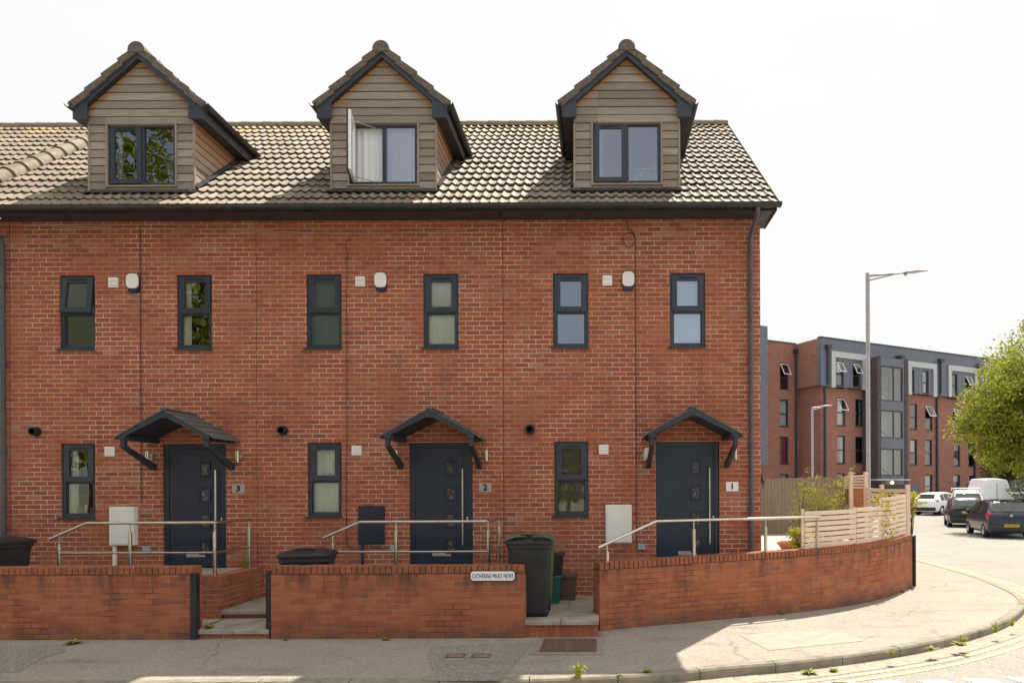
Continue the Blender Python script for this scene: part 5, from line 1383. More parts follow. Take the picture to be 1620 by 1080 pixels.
# stair tower
TO = 1.5
x0, x1 = c6(701, 300, TO)[0], c6(860, 300, TO)[0]; zt_ = c6(780, 225, TO)[1]
gl = [((720, 268, 838, 455)), ((720, 503, 838, 652)), ((720, 706, 838, 852))]
th = []
for a, b, c, d in gl:
    p, q = c6(a, b, TO), c6(c, d, TO); th.append((p[0], q[0], c6(779, d, TO)[1], c6(779, b, TO)[1]))
d0, d1 = c6(735, 900, TO)[0], c6(840, 900, TO)[0]
mb = MB(); aw(mb, x0, x1, -.3, zt_, th, -TO)
mb.quad((x1, -TO, -.3), (x1, 0, -.3), (x1, 0, zt_), (x1, -TO, zt_)); mb.quad((x0, -TO, zt_), (x1, -TO, zt_), (x1, 0, zt_), (x0, 0, zt_))
tw = mb.build('stair_tower', M['zinc'], A, local=True)
mb = MB(); mb.quad((x0 - .001, 0, -.3), (x0 - .001, -TO, -.3), (x0 - .001, -TO, zt_), (x0 - .001, 0, zt_)); mb.box(x0 - .04, x0 + .34, -TO - .06, -TO - .002, -.3, zt_ + .06); mb.box(x1 - .3, x1 + .04, -TO - .06, -TO - .002, -.3, zt_ + .06); mb.build('tower_pier', M['darkbrick'], tw, local=True)
mb = MB()
for h in th: room_box(mb, *h, -TO + .15, 1.3, .0, .0)
mb.build('stairwell', M['paleroom'], tw, local=True)
for h in th:
    a, b, c, d = h; f = MB(); ring(f, a + .01, b - .01, c + .01, d - .01, .09, .09, .09, .09, -TO + .03, -TO + .12)
    xm = a + (b - a) * .60; f.box(xm - .04, xm + .04, -TO + .035, -TO + .12, c + .1, d - .1); w = f.build('tower_window', M['farframe'], A, local=True)
    p = MB(); p.quad((a + .1, -TO + .08, c + .1), (b - .1, -TO + .08, c + .1), (b - .1, -TO + .08, d - .1), (a + .1, -TO + .08, d - .1)); p.build('pane', M['farglass'], w, local=True)
    p = MB(); p.tube([(a + .1, -TO + .5, c + (d - c) * .30), (a + .8, -TO + .5, c + (d - c) * .22), (a + 1.5, -TO + .6, c + (d - c) * .12)], .05, 6); p.build('stair_rail', M['farframe'], w, local=True)
mb = MB(); ce = c6(700, 872, TO + 1.2); ce2 = c6(880, 872, TO + 1.2); mb.box(ce[0], ce2[0], -TO - 1.2, -TO - .003, ce[1] - .05, ce[1] + .05); mb.build('entrance_canopy', M['palezinc'], A, local=True)
mb = MB(); mb.box(x0 + .4, x1 - .4, -TO - .04, -TO - .003, -.2, 2.25); mb.build('entrance_door', M['farframe'], A, local=True)
lp = c6(785, 888, TO + .25); mb = MB(); mb.lathe([(.05, -.12), (.12, -.05), (.12, .05), (.05, .12)], (lp[0], -TO - .2, lp[1]), 12); 
M['lamp'] = mat('lit_porch_lamp', (.9, .8, .5), .5); M['lamp'].node_tree.nodes['Principled BSDF'].inputs['Emission Color'].default_value = (1, .75, .35, 1); M['lamp'].node_tree.nodes['Principled BSDF'].inputs['Emission Strength'].default_value = 2.0
mb.build('porch_lamp', M['lamp'], A, local=True, smooth=True)
mb = MB(); p, q = c6(868, 895), c6(918, 1010); mb.box(p[0], q[0], -.06, -.003, -.2, p[1]); mb.build('side_panel', M['zinc'], A, local=True)
# downpipes
for (x, ya, o_) in ((440, 165, OUT), (1040, 240, OUT), (1242, 268, OUT)):
    p = c6(x, ya, o_ + .12); mb = MB(); mb.tube([(p[0], -OUT - .12, p[1]), (p[0], -OUT - .12, zcl + .2), (p[0], -.12, zcl - .25), (p[0], -.12, -.2)], .085, 8); mb.box(p[0] - .22, p[0] + .22, -OUT - .3, -OUT - .003, p[1] - .1, p[1] + .18); mb.build('downpipe', M['farframe'], A, local=True)
p = c6(268, 190, -yb_ + .12); mb = MB(); mb.tube([(p[0], yb_ - .12, p[1]), (p[0], yb_ - .12, -.2)], .085, 8); mb.box(p[0] - .22, p[0] + .22, yb_ - .3, yb_ - .003, p[1] - .1, p[1] + .18); mb.build('downpipe', M['farframe'], A, local=True)
p = c6(823, 218, OUT + .3); mb = MB(); mb.box(p[0] - .2, p[0] + .25, -OUT - .6, -OUT - .05, p[1] - .14, p[1] + .10); mb.build('camera_box', M['farframe'], A, local=True)
# strip of kerb and dark planting bed along its foot
mb = MB(); mb.box(-3, Lm, -3.2, -3.0, -.02, .12); mb.build('forecourt_kerb', M['kerb'], A, local=True)

# ------------------------------------------------------------------ street lamps
M['galv'] = noisy('galvanised_steel', (0.33, 0.33, 0.34), (0.42, 0.42, 0.43), 6, rough=0.5, metal=0.4)
def lamp(name_label, px, ptop, y, head_px, head_py, r0, r1, base=0.0):
    P = at(px, ptop, y); t = thing('street_lamp', name_label, 'street lamp', (P.x, y, base), group='galvanised street lamps')
    x = P.x; z = P.z; mb = MB(); mb.tube([(x, y, base), (x, y, base + 1.4)], r0, 14); mb.tube([(x, y, base + 1.4), (x, y, base + 1.5), (x, y, z)], r1 * 1.15, 14, r2=r1)
    mb.build('column', M['galv'], t, smooth=True)
    H = at(head_px, head_py, y); a = MB(); s = (z - base) / 8.3
    a.tube([(x, y, z - .07 * s), (H.x - .45 * s, y, H.z - .05 * s)], .045 * s, 10, r2=.026 * s); a.tube([(x, y, z - .22 * s), (x + .9 * s, y, z - .02 * s)], .03 * s, 8, r2=.012 * s); a.build('arm', M['galv'], t, smooth=True)
    h = MB(); L = .75 * s; vs = []; n = 10
    for i, (f, wy, hz) in enumerate(((0, .05, .03), (.12, .10, .055), (.45, .13, .06), (.62, .12, .045), (.70, .10, .02), (1.0, .06, .012))):
        for j in range(n):
            w = 2 * math.pi * j / n; vs.append((H.x - .5 * s + L * f, y + wy * s * math.cos(w), H.z - .04 * s + .06 * s * f + hz * s * (math.sin(w) if math.sin(w) > 0 else .6 * math.sin(w))))
    h.add(vs, [(i * n + j, i * n + (j + 1) % n, (i + 1) * n + (j + 1) % n, (i + 1) * n + j) for i in range(5) for j in range(n)] + [tuple(range(n - 1, -1, -1)), tuple(range(5 * n, 6 * n))])
    h.build('lantern', M['galv'], t, smooth=True)
    q = MB(); q.lathe([(.02, 0), (.05, .02), (.05, .05)], (H.x - .42 * s, y, H.z - .13 * s), 10); q.build('sensor', M['greybox'], t, smooth=True)
lamp('tall grey street lamp rising behind the slatted fence against the sky', 1372.5, 432, 9.0, 1455, 429, .115, .058)
lamp('smaller grey street lamp in front of the apartment block left wing', 1285, 643.5, 34.0, 1311, 641.5, .11, .075, -.1)

# ------------------------------------------------------------------ parked vehicles
def paint(name, col, rough=.28):
    m = mat(name, col, rough); p = m.node_tree.nodes['Principled BSDF']; p.inputs['Coat Weight'].default_value = .25; p.inputs['Coat Roughness'].default_value = .06; return m
M['navy'] = paint('navy_car_paint', (0.012, 0.014, 0.028)); M['blackcar'] = paint('black_car_paint', (0.010, 0.010, 0.013)); M['whitecar'] = paint('white_car_paint', (0.82, 0.82, 0.83)); M['creamvan'] = paint('off_white_van_paint', (0.66, 0.66, 0.60))
M['tyre'] = mat('tyre', (0.012, 0.012, 0.012), 0.85); M['rim'] = mat('alloy', (0.5, 0.5, 0.52), 0.3, .9)
M['redlamp'] = mat('tail_lamp', (0.45, 0.01, 0.02), 0.15); M['clearlamp'] = mat('headlamp', (0.7, 0.7, 0.7), 0.1); M['yplate'] = mat('yellow_plate', (0.62, 0.40, 0.01), 0.5)
def vehicle(label, cat, name, loc, rz, L, Wd, H, st, paint_, belt, glassz, rear_glass, front_glass, wheels, wr=.31, plate='yplate', ptxt=None, side_glass=True, group=None, clad=None, trim_low=None):
    """local +Y is the front. st: stations (y, half width scale, top z, bottom z)"""
    t = thing(name, label, cat, loc, rz, group=group)
    hw = Wd / 2; b = MB(); rings = []
    for (y, ws, zt, zb) in st:
        w = hw * ws; gh = max(0, zt - belt)
        zbelt = min(belt, zt - .03); tw = w - .02 - gh * .32
        half = [(w * .86, zb), (w * .97, zb + .10), (w, zb + (zbelt - zb) * .45), (w * .985, zbelt - .06), (w * .955, zbelt)]
        if gh > .1: half += [(w * .955 - (w * .955 - tw) * .5, zbelt + (zt - zbelt) * .5), (tw, zt - .07), (tw - .10, zt - .012), (tw * .5, zt)]
        else: half += [(w * .93, zt - .02), (w * .86, zt - .008), (w * .7, zt), (w * .4, zt + .006)]
        ringp = [(x, y, z) for x, z in half] + [(-x, y, z) for x, z in half[::-1]]; rings.append(ringp)
    n = len(rings[0]); vs = [p for r_ in rings for p in r_]
    b.add(vs, [(i * n + j, i * n + (j + 1) % n, (i + 1) * n + (j + 1) % n, (i + 1) * n + j) for i in range(len(rings) - 1) for j in range(n)] + [tuple(range(n - 1, -1, -1)), tuple(range((len(rings) - 1) * n, len(rings) * n))])
    b.build('body', paint_, t, local=True, smooth=True)
    if side_glass:
        (ya, yb__), zt = glassz, None
        g_ = MB()
        ri = [(s_, r_) for s_, r_ in zip(st, rings) if ya - .01 <= s_[0] <= yb__ + .01]
        for sx in (0, 1):
            g_ = MB()
            idx = (4, 5, 6) if sx == 0 else (n - 5, n - 6, n - 7)
            for (s0_, r0_), (s1_, r1_) in zip(ri[:-1], ri[1:]):
                def off(p, up, dn): return (p[0] + (.012 if sx == 0 else -.012), p[1], p[2])
                P = []
                m0, m1 = (Vector(r0_[idx[0]]), Vector(r0_[idx[2]])), (Vector(r1_[idx[0]]), Vector(r1_[idx[2]]))
                def lerp(a, b_, f): return a + (b_ - a) * f
                y0f, y1f = .06, .94
                c0, c1 = lerp(m0[0], m0[1], .07), lerp(m0[0], m0[1], .93); e0_, e1_ = lerp(m1[0], m1[1], .07), lerp(m1[0], m1[1], .93)
                q = [lerp(c0, e0_, y0f), lerp(c0, e0_, y1f), lerp(c1, e1_, y1f), lerp(c1, e1_, y0f)]
                g_.add([off(v, 0, 0) for v in q], [(0, 1, 2, 3)])
            g_.build('side_glass', M['carglass2'], t, local=True)
    for nm, gq in (('rear_window', rear_glass), ('windscreen', front_glass)):
        if gq:
            (y0, z0, w0), (y1, z1, w1) = gq; sg = -1 if nm == 'rear_window' else 1
            ys_ = [s_[0] for s_ in st]; zs_ = [s_[2] for s_ in st]; k_ = 7; vs = []; m_ = 8; q = MB()
            for a_ in range(k_ + 1):
                yy = y0 + (y1 - y0) * a_ / k_; zz = float(np.interp(yy, ys_, zs_)); ww = w0 + (w1 - w0) * a_ / k_
                for i in range(m_ + 1): f = i / m_ * 2 - 1; vs.append((f * ww, yy + sg * .012, zz + .014 - .012 * f * f))
            q.add(vs, [(a_ * (m_ + 1) + i, a_ * (m_ + 1) + i + 1, (a_ + 1) * (m_ + 1) + i + 1, (a_ + 1) * (m_ + 1) + i) for a_ in range(k_) for i in range(m_)]); q.build(nm, M['carglass2'], t, local=True, smooth=True)
            continue
            nrm = Vector((0, sg * (z1 - z0), abs(y1 - y0))).normalized() * .014
            q = MB(); m_ = 8; vs = []
            for (yy, zz, ww) in ((y0, z0, w0), (y1, z1, w1)):
                for i in range(m_ + 1):
                    f = i / m_ * 2 - 1; vs.append((f * ww, yy + nrm.y - sg * .045 * f * f, zz + nrm.z))
            q.add(vs, [(i, i + 1, m_ + 2 + i, m_ + 1 + i) for i in range(m_)]); q.build(nm, M['carglass2'], t, local=True)
    RYm = Matrix.Rotation(R(90), 4, 'Y')
    for yy in wheels:
        for sx in (-1, 1):
            q = MB(); q.lathe([(wr * .62, -.10), (wr * .95, -.10), (wr, -.07), (wr, .07), (wr * .95, .10), (wr * .62, .10)], (sx * (hw - .10), yy, wr), 24, RYm, caps=False); wo_ = q.build('wheel', M['tyre'], t, local=True, smooth=True)
            q = MB(); q.lathe([(.0, .045), (wr * .2, .05), (wr * .22, .02), (wr * .60, .05), (wr * .64, .10)], (sx * (hw - .10), yy, wr), 20, RYm if sx > 0 else Matrix.Rotation(R(-90), 4, 'Y'), caps=False)
            q.build('rim', M['rim'], wo_, local=True, smooth=True)
            q = MB(); q.lathe([(0, 0), (wr + .05, 0), (wr + .05, .01)], (sx * (hw + .0), yy, wr), 20, RYm); 
    return t, hw
M['carglass2'] = mat('dark_car_glass', (0.03, 0.04, 0.038), 0.03, spec=0.9)
M['blacktrim'] = M['black']
def tail(t, hw, ya, z0, z1, w, out=.02, wrap=.12, name='tail_light', m_='redlamp', inner=None):
    for sx in (-1, 1):
        q = MB(); a = sx * (hw - .03); b_ = sx * (hw - .03 - w)
        q.prism([(min(a, b_), ya - out, z0), (max(a, b_), ya - out, z0), (max(a, b_) - (0 if sx > 0 else w * .3), ya - out + .05, z1), (min(a, b_) + (0 if sx < 0 else w * .3), ya - out + .05, z1)], (0, wrap, 0)); q.build(name, M[m_], t, local=True, bevel=.015)
def plate(t, y, z, m_='yplate', txt=None, w=.52):
    q = MB(); q.box(-w / 2, w / 2, y - .012, y, z, z + .11); o = q.build('number_plate', M[m_], t, local=True)
    if txt:
        cu = bpy.data.curves.new('lettering', 'FONT'); cu.body = txt; cu.size = .10; cu.align_x = 'CENTER'; cu.align_y = 'CENTER'; cu.extrude = .001
        tmp = link(bpy.data.objects.new('tmp', cu)); me = bpy.data.meshes.new_from_object(tmp.evaluated_get(bpy.context.evaluated_depsgraph_get())); bpy.data.objects.remove(tmp)
        me.transform(Matrix.Translation((0, y - .014, z + .055)) @ Matrix.Rotation(R(90), 4, 'X')); me.materials.append(M['ink']); lo_ = link(bpy.data.objects.new('lettering', me)); lo_.parent = o
GZ = -.104
hatch = [(-1.92, .86, .62, .34), (-1.88, .95, .88, .24), (-1.78, .985, 1.0, .20), (-1.62, 1.0, 1.14, .2), (-1.32, 1.0, 1.43, .2), (-1.0, 1.0, 1.50, .2), (-.3, 1.0, 1.53, .2), (.35, 1.0, 1.48, .2), (.72, 1.0, 1.32, .2), (1.22, .99, 1.02, .2), (1.6, .96, .90, .2), (1.82, .88, .74, .24), (1.9, .78, .56, .3)]
def hatchback(label, loc, rz, p_, plate_txt=None, sc=1.0, high_lamps=False, group='dark hatchbacks parked on the side street'):
    t, hw = vehicle(label, 'car', 'parked_car', loc, rz, 3.82, 1.70, 1.53, hatch, p_, .95, (-1.32, 1.22), ((-1.71, 1.06, .66), (-1.35, 1.40, .57)), ((1.17, 1.03, .68), (.42, 1.45, .56)), (-1.22, 1.22), .30, group=group)
    if high_lamps: tail(t, hw - .06, -1.60, .95, 1.38, .10, .02, .16)
    tail(t, hw + .015, -1.83, .78, 1.0 if not high_lamps else .9, .26, .03, .30)
    if plate_txt is not None or not high_lamps: plate(t, -1.925, .46, txt=plate_txt)
    else: plate(t, -1.90, .72, txt=None)
    q = MB(); q.box(-.70, .70, -1.935, -1.90, .30, .42); q.box(-.35, .35, -1.91, -1.885, .80, .83); q.build('bumper_trim', M['black'], t, local=True, bevel=.01)
    q = MB(); q.tube([(.05, -1.83, 1.02), (-.3, -1.80, 1.06)], .012, 6); q.build('wiper', M['black'], t, local=True)
    q = MB(); q.lathe([(.0, .0), (.05, .0), (.055, .01), (.04, .015)], (0, -1.885, .91), 14, Matrix.Rotation(R(90), 4, 'X'), caps=False); q.build('badge', M['rim'], t, local=True)
    for sx in (-1, 1):
        q = MB(); q.box(sx * (hw + .08) - .09, sx * (hw + .08) + .06, .72, .82, .93, 1.06); q.build('mirror', p_, t, local=True, bevel=.02)
        q = MB(); q.box(sx * (hw) - .012, sx * (hw) + .012, -.45, -.28, .84, .87); q.build('door_handle', p_, t, local=True, bevel=.006)
    return t
def place(px, pbot, d): r_ = ray(px, pbot); return (r_.x * d, d - 11, GZ)
hatchback('nearest dark navy hatchback parked facing away with yellow plate, at the right edge', place(1578, 848, 28.7), R(-15.5), M['navy'], 'EW07 UPX')
hatchback('small black hatchback with tall red rear lamps parked in front of the cream van', place(1525, 830, 36.0), R(-23), M['blackcar'], None, high_lamps=True)
van = [(-2.1, .95, 1.70, .3), (-2.05, .99, 1.80, .25), (-1.2, 1, 1.86, .25), (.2, 1, 1.84, .25), (.75, 1.0, 1.72, .25), (1.25, .99, 1.20, .25), (1.7, .97, 1.04, .25), (2.0, .92, .85, .28), (2.1, .84, .6, .34)]
t, hw = vehicle('cream small van with a roof rack facing the camera behind the black hatchback', 'van', 'parked_van', place(1529, 826, 41.5), R(156), 4.2, 1.8, 1.85, van, M['creamvan'], 1.06, (.2, 1.25), None, ((1.23, 1.20, .74), (.80, 1.68, .62)), (-1.35, 1.35), .32)
for sx in (-1, 1):
    q = MB(); q.box(sx * .70 - .14, sx * .70 + .14, 1.98, 2.06, .68, .86); q.build('headlight', M['clearlamp'], t, local=True, bevel=.03)
    q = MB(); q.box(sx * 1.0 - .08, sx * 1.0 + .08, .95, 1.08, 1.05, 1.28); q.build('mirror', M['black'], t, local=True, bevel=.02)
q = MB()
for yy in (-1.5, -.5, .4): q.tube([(-.72, yy, 1.96), (.72, yy, 1.96)], .025, 8)
for sx in (-.72, .72): q.tube([(sx, -1.7, 1.97), (sx, .6, 1.97)], .02, 8); q.tube([(sx, -1.5, 1.8), (sx, -1.5, 1.97)], .02, 6); q.tube([(sx, .4, 1.78), (sx, .4, 1.97)], .02, 6)
q.build('roof_rack', M['whitecar'], t, local=True)
bigvan = [(-2.9, .97, 2.40, .35), (-2.86, 1.0, 2.56, .3), (-1, 1, 2.66, .3), (1.0, 1, 2.64, .3), (1.5, 1, 2.45, .3), (2.1, .98, 1.5, .3), (2.6, .95, 1.15, .3), (2.8, .88, .8, .35)]
t, hw = vehicle('large white high roof van parked under the tree beyond the cream van', 'van', 'parked_van', place(1557, 812, 50), R(-14), 5.7, 2.1, 2.65, bigvan, M['whitecar'], 1.35, (1.0, 2.1), None, ((2.08, 1.5, .85), (1.55, 2.35, .75)), (-1.7, 1.9), .36)
q = MB(); q.box(-.006, .006, -2.93, -2.89, .5, 2.3); q.box(-.95, .95, -2.93, -2.89, .42, .52); q.build('door_seam', M['black'], t, local=True)
tail(t, hw, -2.88, .95, 1.5, .12, .02, .1)
suv = [(-2.15, .86, .75, .42), (-2.1, .96, 1.0, .3), (-1.98, 1, 1.12, .26), (-1.75, 1, 1.32, .26), (-1.35, 1, 1.58, .26), (-.8, 1, 1.65, .26), (0, 1, 1.67, .26), (.6, 1, 1.6, .26), (1.0, 1, 1.4, .26), (1.4, .99, 1.12, .26), (1.9, .95, 1.0, .28), (2.1, .85, .8, .34)]
t, hw = vehicle('white sport utility car seen from behind at the foot of the apartment block', 'car', 'parked_car', place(1484, 810.5, 50.5), R(-52), 4.3, 1.84, 1.67, suv, M['whitecar'], 1.04, (-1.35, 1.4), ((-1.88, 1.16, .62), (-1.45, 1.52, .52)), ((1.38, 1.13, .66), (.72, 1.57, .54)), (-1.3, 1.3), .34)
tail(t, hw + .01, -2.02, .92, 1.12, .34, .03, .3); plate(t, -2.13, .86)
q = MB(); q.box(-.85, .85, -2.17, -2.08, .34, .60); q.build('lower_bumper', M['black'], t, local=True, bevel=.03)
t, hw = vehicle('black car in shade at the right edge beyond the white van', 'car', 'parked_car', place(1594, 802, 55), R(-16), 4.3, 1.84, 1.67, suv, M['blackcar'], 1.04, (-1.35, 1.4), ((-1.88, 1.16, .62), (-1.45, 1.52, .52)), ((1.38, 1.13, .66), (.72, 1.57, .54)), (-1.3, 1.3), .34)
tail(t, hw + .01, -2.02, .92, 1.12, .34, .03, .3); plate(t, -2.13, .86)
t, hw = vehicle('white van roof corner glimpsed between the tree and hedge at the far right', 'van', 'parked_van', place(1613, 800, 62), R(-14), 5.7, 2.1, 2.65, bigvan, M['whitecar'], 1.35, (1.0, 2.1), None, ((2.08, 1.5, .85), (1.55, 2.35, .75)), (-1.7, 1.9), .36)
tail(t, hw, -2.88, .95, 1.5, .12, .02, .1)
# ------------------------------------------------------------------ trees and plants
def leaf_mat(name, c1, c2, c3=None, trans=.35):
    m = mat(name, c1, 0.55, spec=0.35); t = NT(m)
    gi = t.n('ShaderNodeNewGeometry').outputs['Random Per Island']
    P = t.pos(); col = t.ramp(gi, [(0, c1), (.5, c2), (1, c3 or c2)])
    col = t.mix(t.rng(t.noise(P, 1.1, 3), .4, .65, 0, .5), col, c1)
    t.base(col)
    tr = t.n('ShaderNodeBsdfTranslucent'); t.l(col, tr.inputs[0]); mx = t.n('ShaderNodeMixShader'); mx.inputs[0].default_value = trans
    out = [n for n in t.nt.nodes if n.type == 'OUTPUT_MATERIAL'][0]
    t.l(t.p.outputs[0], mx.inputs[1]); t.l(tr.outputs[0], mx.inputs[2]); t.l(mx.outputs[0], out.inputs[0])
    return m
M['leaf'] = leaf_mat('street_tree_leaf', (0.15, 0.18, 0.02), (0.29, 0.32, 0.028), (0.46, 0.44, 0.05), .48)
M['leafdark'] = leaf_mat('dark_leaf', (0.035, 0.07, 0.014), (0.07, 0.11, 0.02), (0.10, 0.14, 0.03), .3)
M['leafyellow'] = leaf_mat('yellow_green_leaf', (0.28, 0.30, 0.025), (0.42, 0.40, 0.03), (0.50, 0.44, 0.05), .4)
M['grassy'] = leaf_mat('weed_leaf', (0.20, 0.24, 0.03), (0.32, 0.33, 0.05), (0.42, 0.38, 0.06), .3)
M['straw'] = leaf_mat('dry_stalk', (0.42, 0.33, 0.14), (0.55, 0.45, 0.20), (0.40, 0.28, 0.08), .3)
M['rustleaf'] = leaf_mat('rust_leaf', (0.35, 0.13, 0.03), (0.42, 0.22, 0.05), (0.30, 0.22, 0.04), .3)
M['bark'] = noisy('bark', (0.10, 0.08, 0.06), (0.05, 0.04, 0.03), 8, rough=0.95, stretch=(1, 1, .3), bump=.4)

def leaves(mb, rnd, c, rad, n, size, up=.3):
    for _ in range(n):
        d = Vector((rnd.gauss(0, 1), rnd.gauss(0, 1), rnd.gauss(0, 1))).normalized(); r_ = rad * rnd.random() ** .45
        p = Vector(c) + Vector((d.x, d.y, d.z * .8)) * r_
        nrm = Vector((rnd.gauss(0, 1), rnd.gauss(0, 1), rnd.gauss(0, 1) + up)).normalized()
        a = nrm.orthogonal().normalized(); a.rotate(Matrix.Rotation(rnd.uniform(0, 6.28), 3, nrm)); b = nrm.cross(a)
        s = size * rnd.uniform(.6, 1.3)
        mb.add([p - a * s, p + b * s * .42 + nrm * s * .1, p + a * s, p - b * s * .42 + nrm * s * .1], [(0, 1, 2, 3)])
def tree(name, label, loc, H, lobes, nclump, nleaf, lsize, m_, seed, trunk_r=.22, group=None, clump_r=.7, zlo=.28):
    rnd = random.Random(seed); t = thing(name, label, 'tree', loc, group=group)
    base = Vector(loc); tr = MB(); tr.tube([base, base + Vector((.05, 0, H * .2)), base + Vector((-.05, .1, H * .42))], trunk_r, 10, r2=trunk_r * .6)
    cr = MB(); fork = base + Vector((-.05, .1, H * .40)); clumps = []
    for (lx, ly, lz, lr) in lobes:
        c = base + Vector((lx, ly, lz))
        tr.tube([fork + Vector((0, 0, -.1)), fork + (c - fork) * .5 + Vector((0, 0, .2)), c], trunk_r * .38, 6, r2=.03)
        k = int(nclump * lr * lr / sum(q[3] ** 2 for q in lobes))
        for _ in range(k):
            d = Vector((rnd.gauss(0, 1), rnd.gauss(0, 1), rnd.gauss(0, 1))).normalized(); f = rnd.random() ** .33
            if rnd.random() < .12: f *= 1.18
            p = c + d * lr * f; p.z = max(p.z, base.z + H * zlo * .6)
            clumps.append((p, f, c))
            if f > .7 and rnd.random() < .25: tr.tube([c + (p - c) * .3, p], .022, 4, r2=.006)
    for p, f, c in clumps: leaves(cr, rnd, p, clump_r * rnd.uniform(.55, 1.15), nleaf, lsize)
    tr.build('trunk', M['bark'], t, smooth=True); cr.build('crown', M[m_], t); return t

# big street tree at the right edge
tree('street_tree', 'large yellow green street tree overhanging the parked cars at the right edge', (21.1, 20.5, -.1), 11.0,
     [(0.2, 0, 7.2, 2.9), (-2.3, -.4, 5.6, 2.0), (-3.2, 0, 4.8, 1.4), (-2.2, .3, 4.0, 1.35), (-1.0, .5, 4.2, 1.5), (1.8, .3, 8.2, 2.1), (2.4, -1, 5.8, 2.8), (.4, -1.5, 5.2, 2.1), (3.4, .5, 4.2, 1.6), (2.2, -.6, 4.3, 1.7), (-.6, 0, 6.2, 2.2)], 1100, 72, .088, 'leaf', 11, .24, clump_r=.62)
tree('street_tree', 'dark green tree behind the large street tree at the right edge', (37.5, 52, -.1), 10.0,
     [(0, 0, 6, 3.2), (-2, 0, 4.2, 2.0), (2.5, 0, 5, 3)], 240, 40, .17, 'leafdark', 5, .25, clump_r=.9)
def shrub(name, label, loc, lobes, nleaf, lsize, m_, seed, stems=6, group=None, cat='shrub'):
    rnd = random.Random(seed); t = thing(name, label, cat, loc, group=group); base = Vector(loc); cr = MB(); sm = MB()
    for (x, y, z, r_) in lobes:
        c = base + Vector((x, y, z)); leaves(cr, rnd, c, r_, nleaf, lsize); sm.tube([base + Vector((x * .2, y * .2, 0)), c], .012, 5, r2=.004)
    cr.build('foliage', M[m_], t); sm.build('stems', M['bark'], t); return t
rnd = random.Random(4)
hp = gnd(1607, 850, -.1)
shrub('hedge', 'dense green hedge at the right edge behind the parked cars', (29.6, 34, -.1), [(rnd.uniform(-1.7, 2.4), rnd.uniform(-1, 1), rnd.uniform(.3, 3.2), .8) for _ in range(60)], 120, .12, 'leafdark', 6, cat='hedge')
P = at(1397, 790, 5.0)
shrub('shrub', 'bright yellow green shrub behind the top corner of the slatted fence', (P.x + .2, 5.0, .69), [(rnd.uniform(-.30, .42), rnd.uniform(-.15, .15), rnd.uniform(.3, 1.12), .17) for _ in range(22)], 42, .040, 'leafyellow', 8)
P = at(1447, 785, 4.7)
shrub('shrub', 'yellow leaved shrub poking out past the end of the slatted fence', (P.x - .1, 4.7, .69), [(rnd.uniform(-.32, .12), rnd.uniform(-.1, .1), rnd.uniform(.4, 1.12), .15) for _ in range(12)], 42, .040, 'leafyellow', 9)
P = at(1262, 850, .9)
shrub('shrub', 'small yellow green bush beside the terracotta bowl', (P.x + .04, .95, .70), [(rnd.uniform(-.13, .13), rnd.uniform(-.1, .1), rnd.uniform(.05, .50), .10) for _ in range(40)], 46, .026, 'leafyellow', 10)
# terracotta bowl on the terrace
P = at(1250, 871, 2.6); t = thing('plant_pot', 'wide terracotta bowl on the pale gravel left of the slatted fence', 'plant pot', (P.x, 2.6, .69))
b = MB(); b.lathe([(.15, 0), (.235, .13), (.25, .13), (.255, .18), (.225, .18), (.22, .14), (.15, .11)], (P.x, 2.6, .69), 28, caps=False); b.build('bowl', M['terra'], t, smooth=True)
b = MB(); b.lathe([(.001, .135), (.222, .135)], (P.x, 2.6, .69), 20, caps=False); b.build('soil', M['earth'], t)
# tall airy fennel-like clump before the board fence
P = at(1302, 860, 5.0); rnd = random.Random(21); t = thing('ornamental_plant', 'tall feathery green and straw coloured plant clump before the grey board fence', 'plant', (P.x, 5.0, .69))
a = MB(); b = MB(); c = MB()
for i in range(150):
    x0, y0 = P.x + rnd.gauss(0, .20), 5.0 + rnd.gauss(0, .18); h = rnd.uniform(.5, 1.45) * (1.1 - .5 * abs(x0 - P.x)); lean = rnd.gauss(0, .28)
    pts = [(x0, y0, .69), (x0 + lean * .4, y0, .69 + h * .55), (x0 + lean, y0, .69 + h)]
    a.tube(pts, .0045, 4, r2=.002)
    for k in range(16):
        f = rnd.uniform(.15, 1); q = Vector(pts[0]).lerp(Vector(pts[2]), f); d = Vector((rnd.gauss(0, 1), rnd.gauss(0, 1), rnd.uniform(0, 1))) * .07
        (b if f < .6 else c).add([q, q + d, q + d + Vector((.009, 0, .010)), q + Vector((.008, 0, .008))], [(0, 1, 2, 3)])
a.build('stalks', M['straw'], t); b.build('foliage', M['leafdark'], t); c.build('flower_heads', M['grassy'], t)
for k, (px, py, lab) in enumerate(((1268, 858, 'slender pale green leaved sapling left of the feathery plant'), (1330, 848, 'sparse yellow leaved shrub right of the feathery plant by the trellis'))):
    P = at(px, py, 4.6); t = thing('sapling', lab, 'sapling', (P.x, 4.6, .69)); rnd = random.Random(30 + k); a = MB(); b = MB()
    for i in range(7):
        tip = Vector((P.x + rnd.uniform(-.35, .42), 4.6 + rnd.gauss(0, .1), .69 + rnd.uniform(.8, 1.75))); mid_ = Vector((P.x + (tip.x - P.x) * .3, 4.6, .69 + (tip.z - .69) * .55))
        a.tube([(P.x, 4.6, .69), mid_, tip], .008, 5, r2=.003)
        for j in range(6): leaves(b, rnd, mid_.lerp(tip, rnd.uniform(.1, 1.0)), .09, 6, .032)
    a.build('stems', M['bark'], t); b.build('foliage', M['grassy' if k == 0 else 'leafyellow'], t)
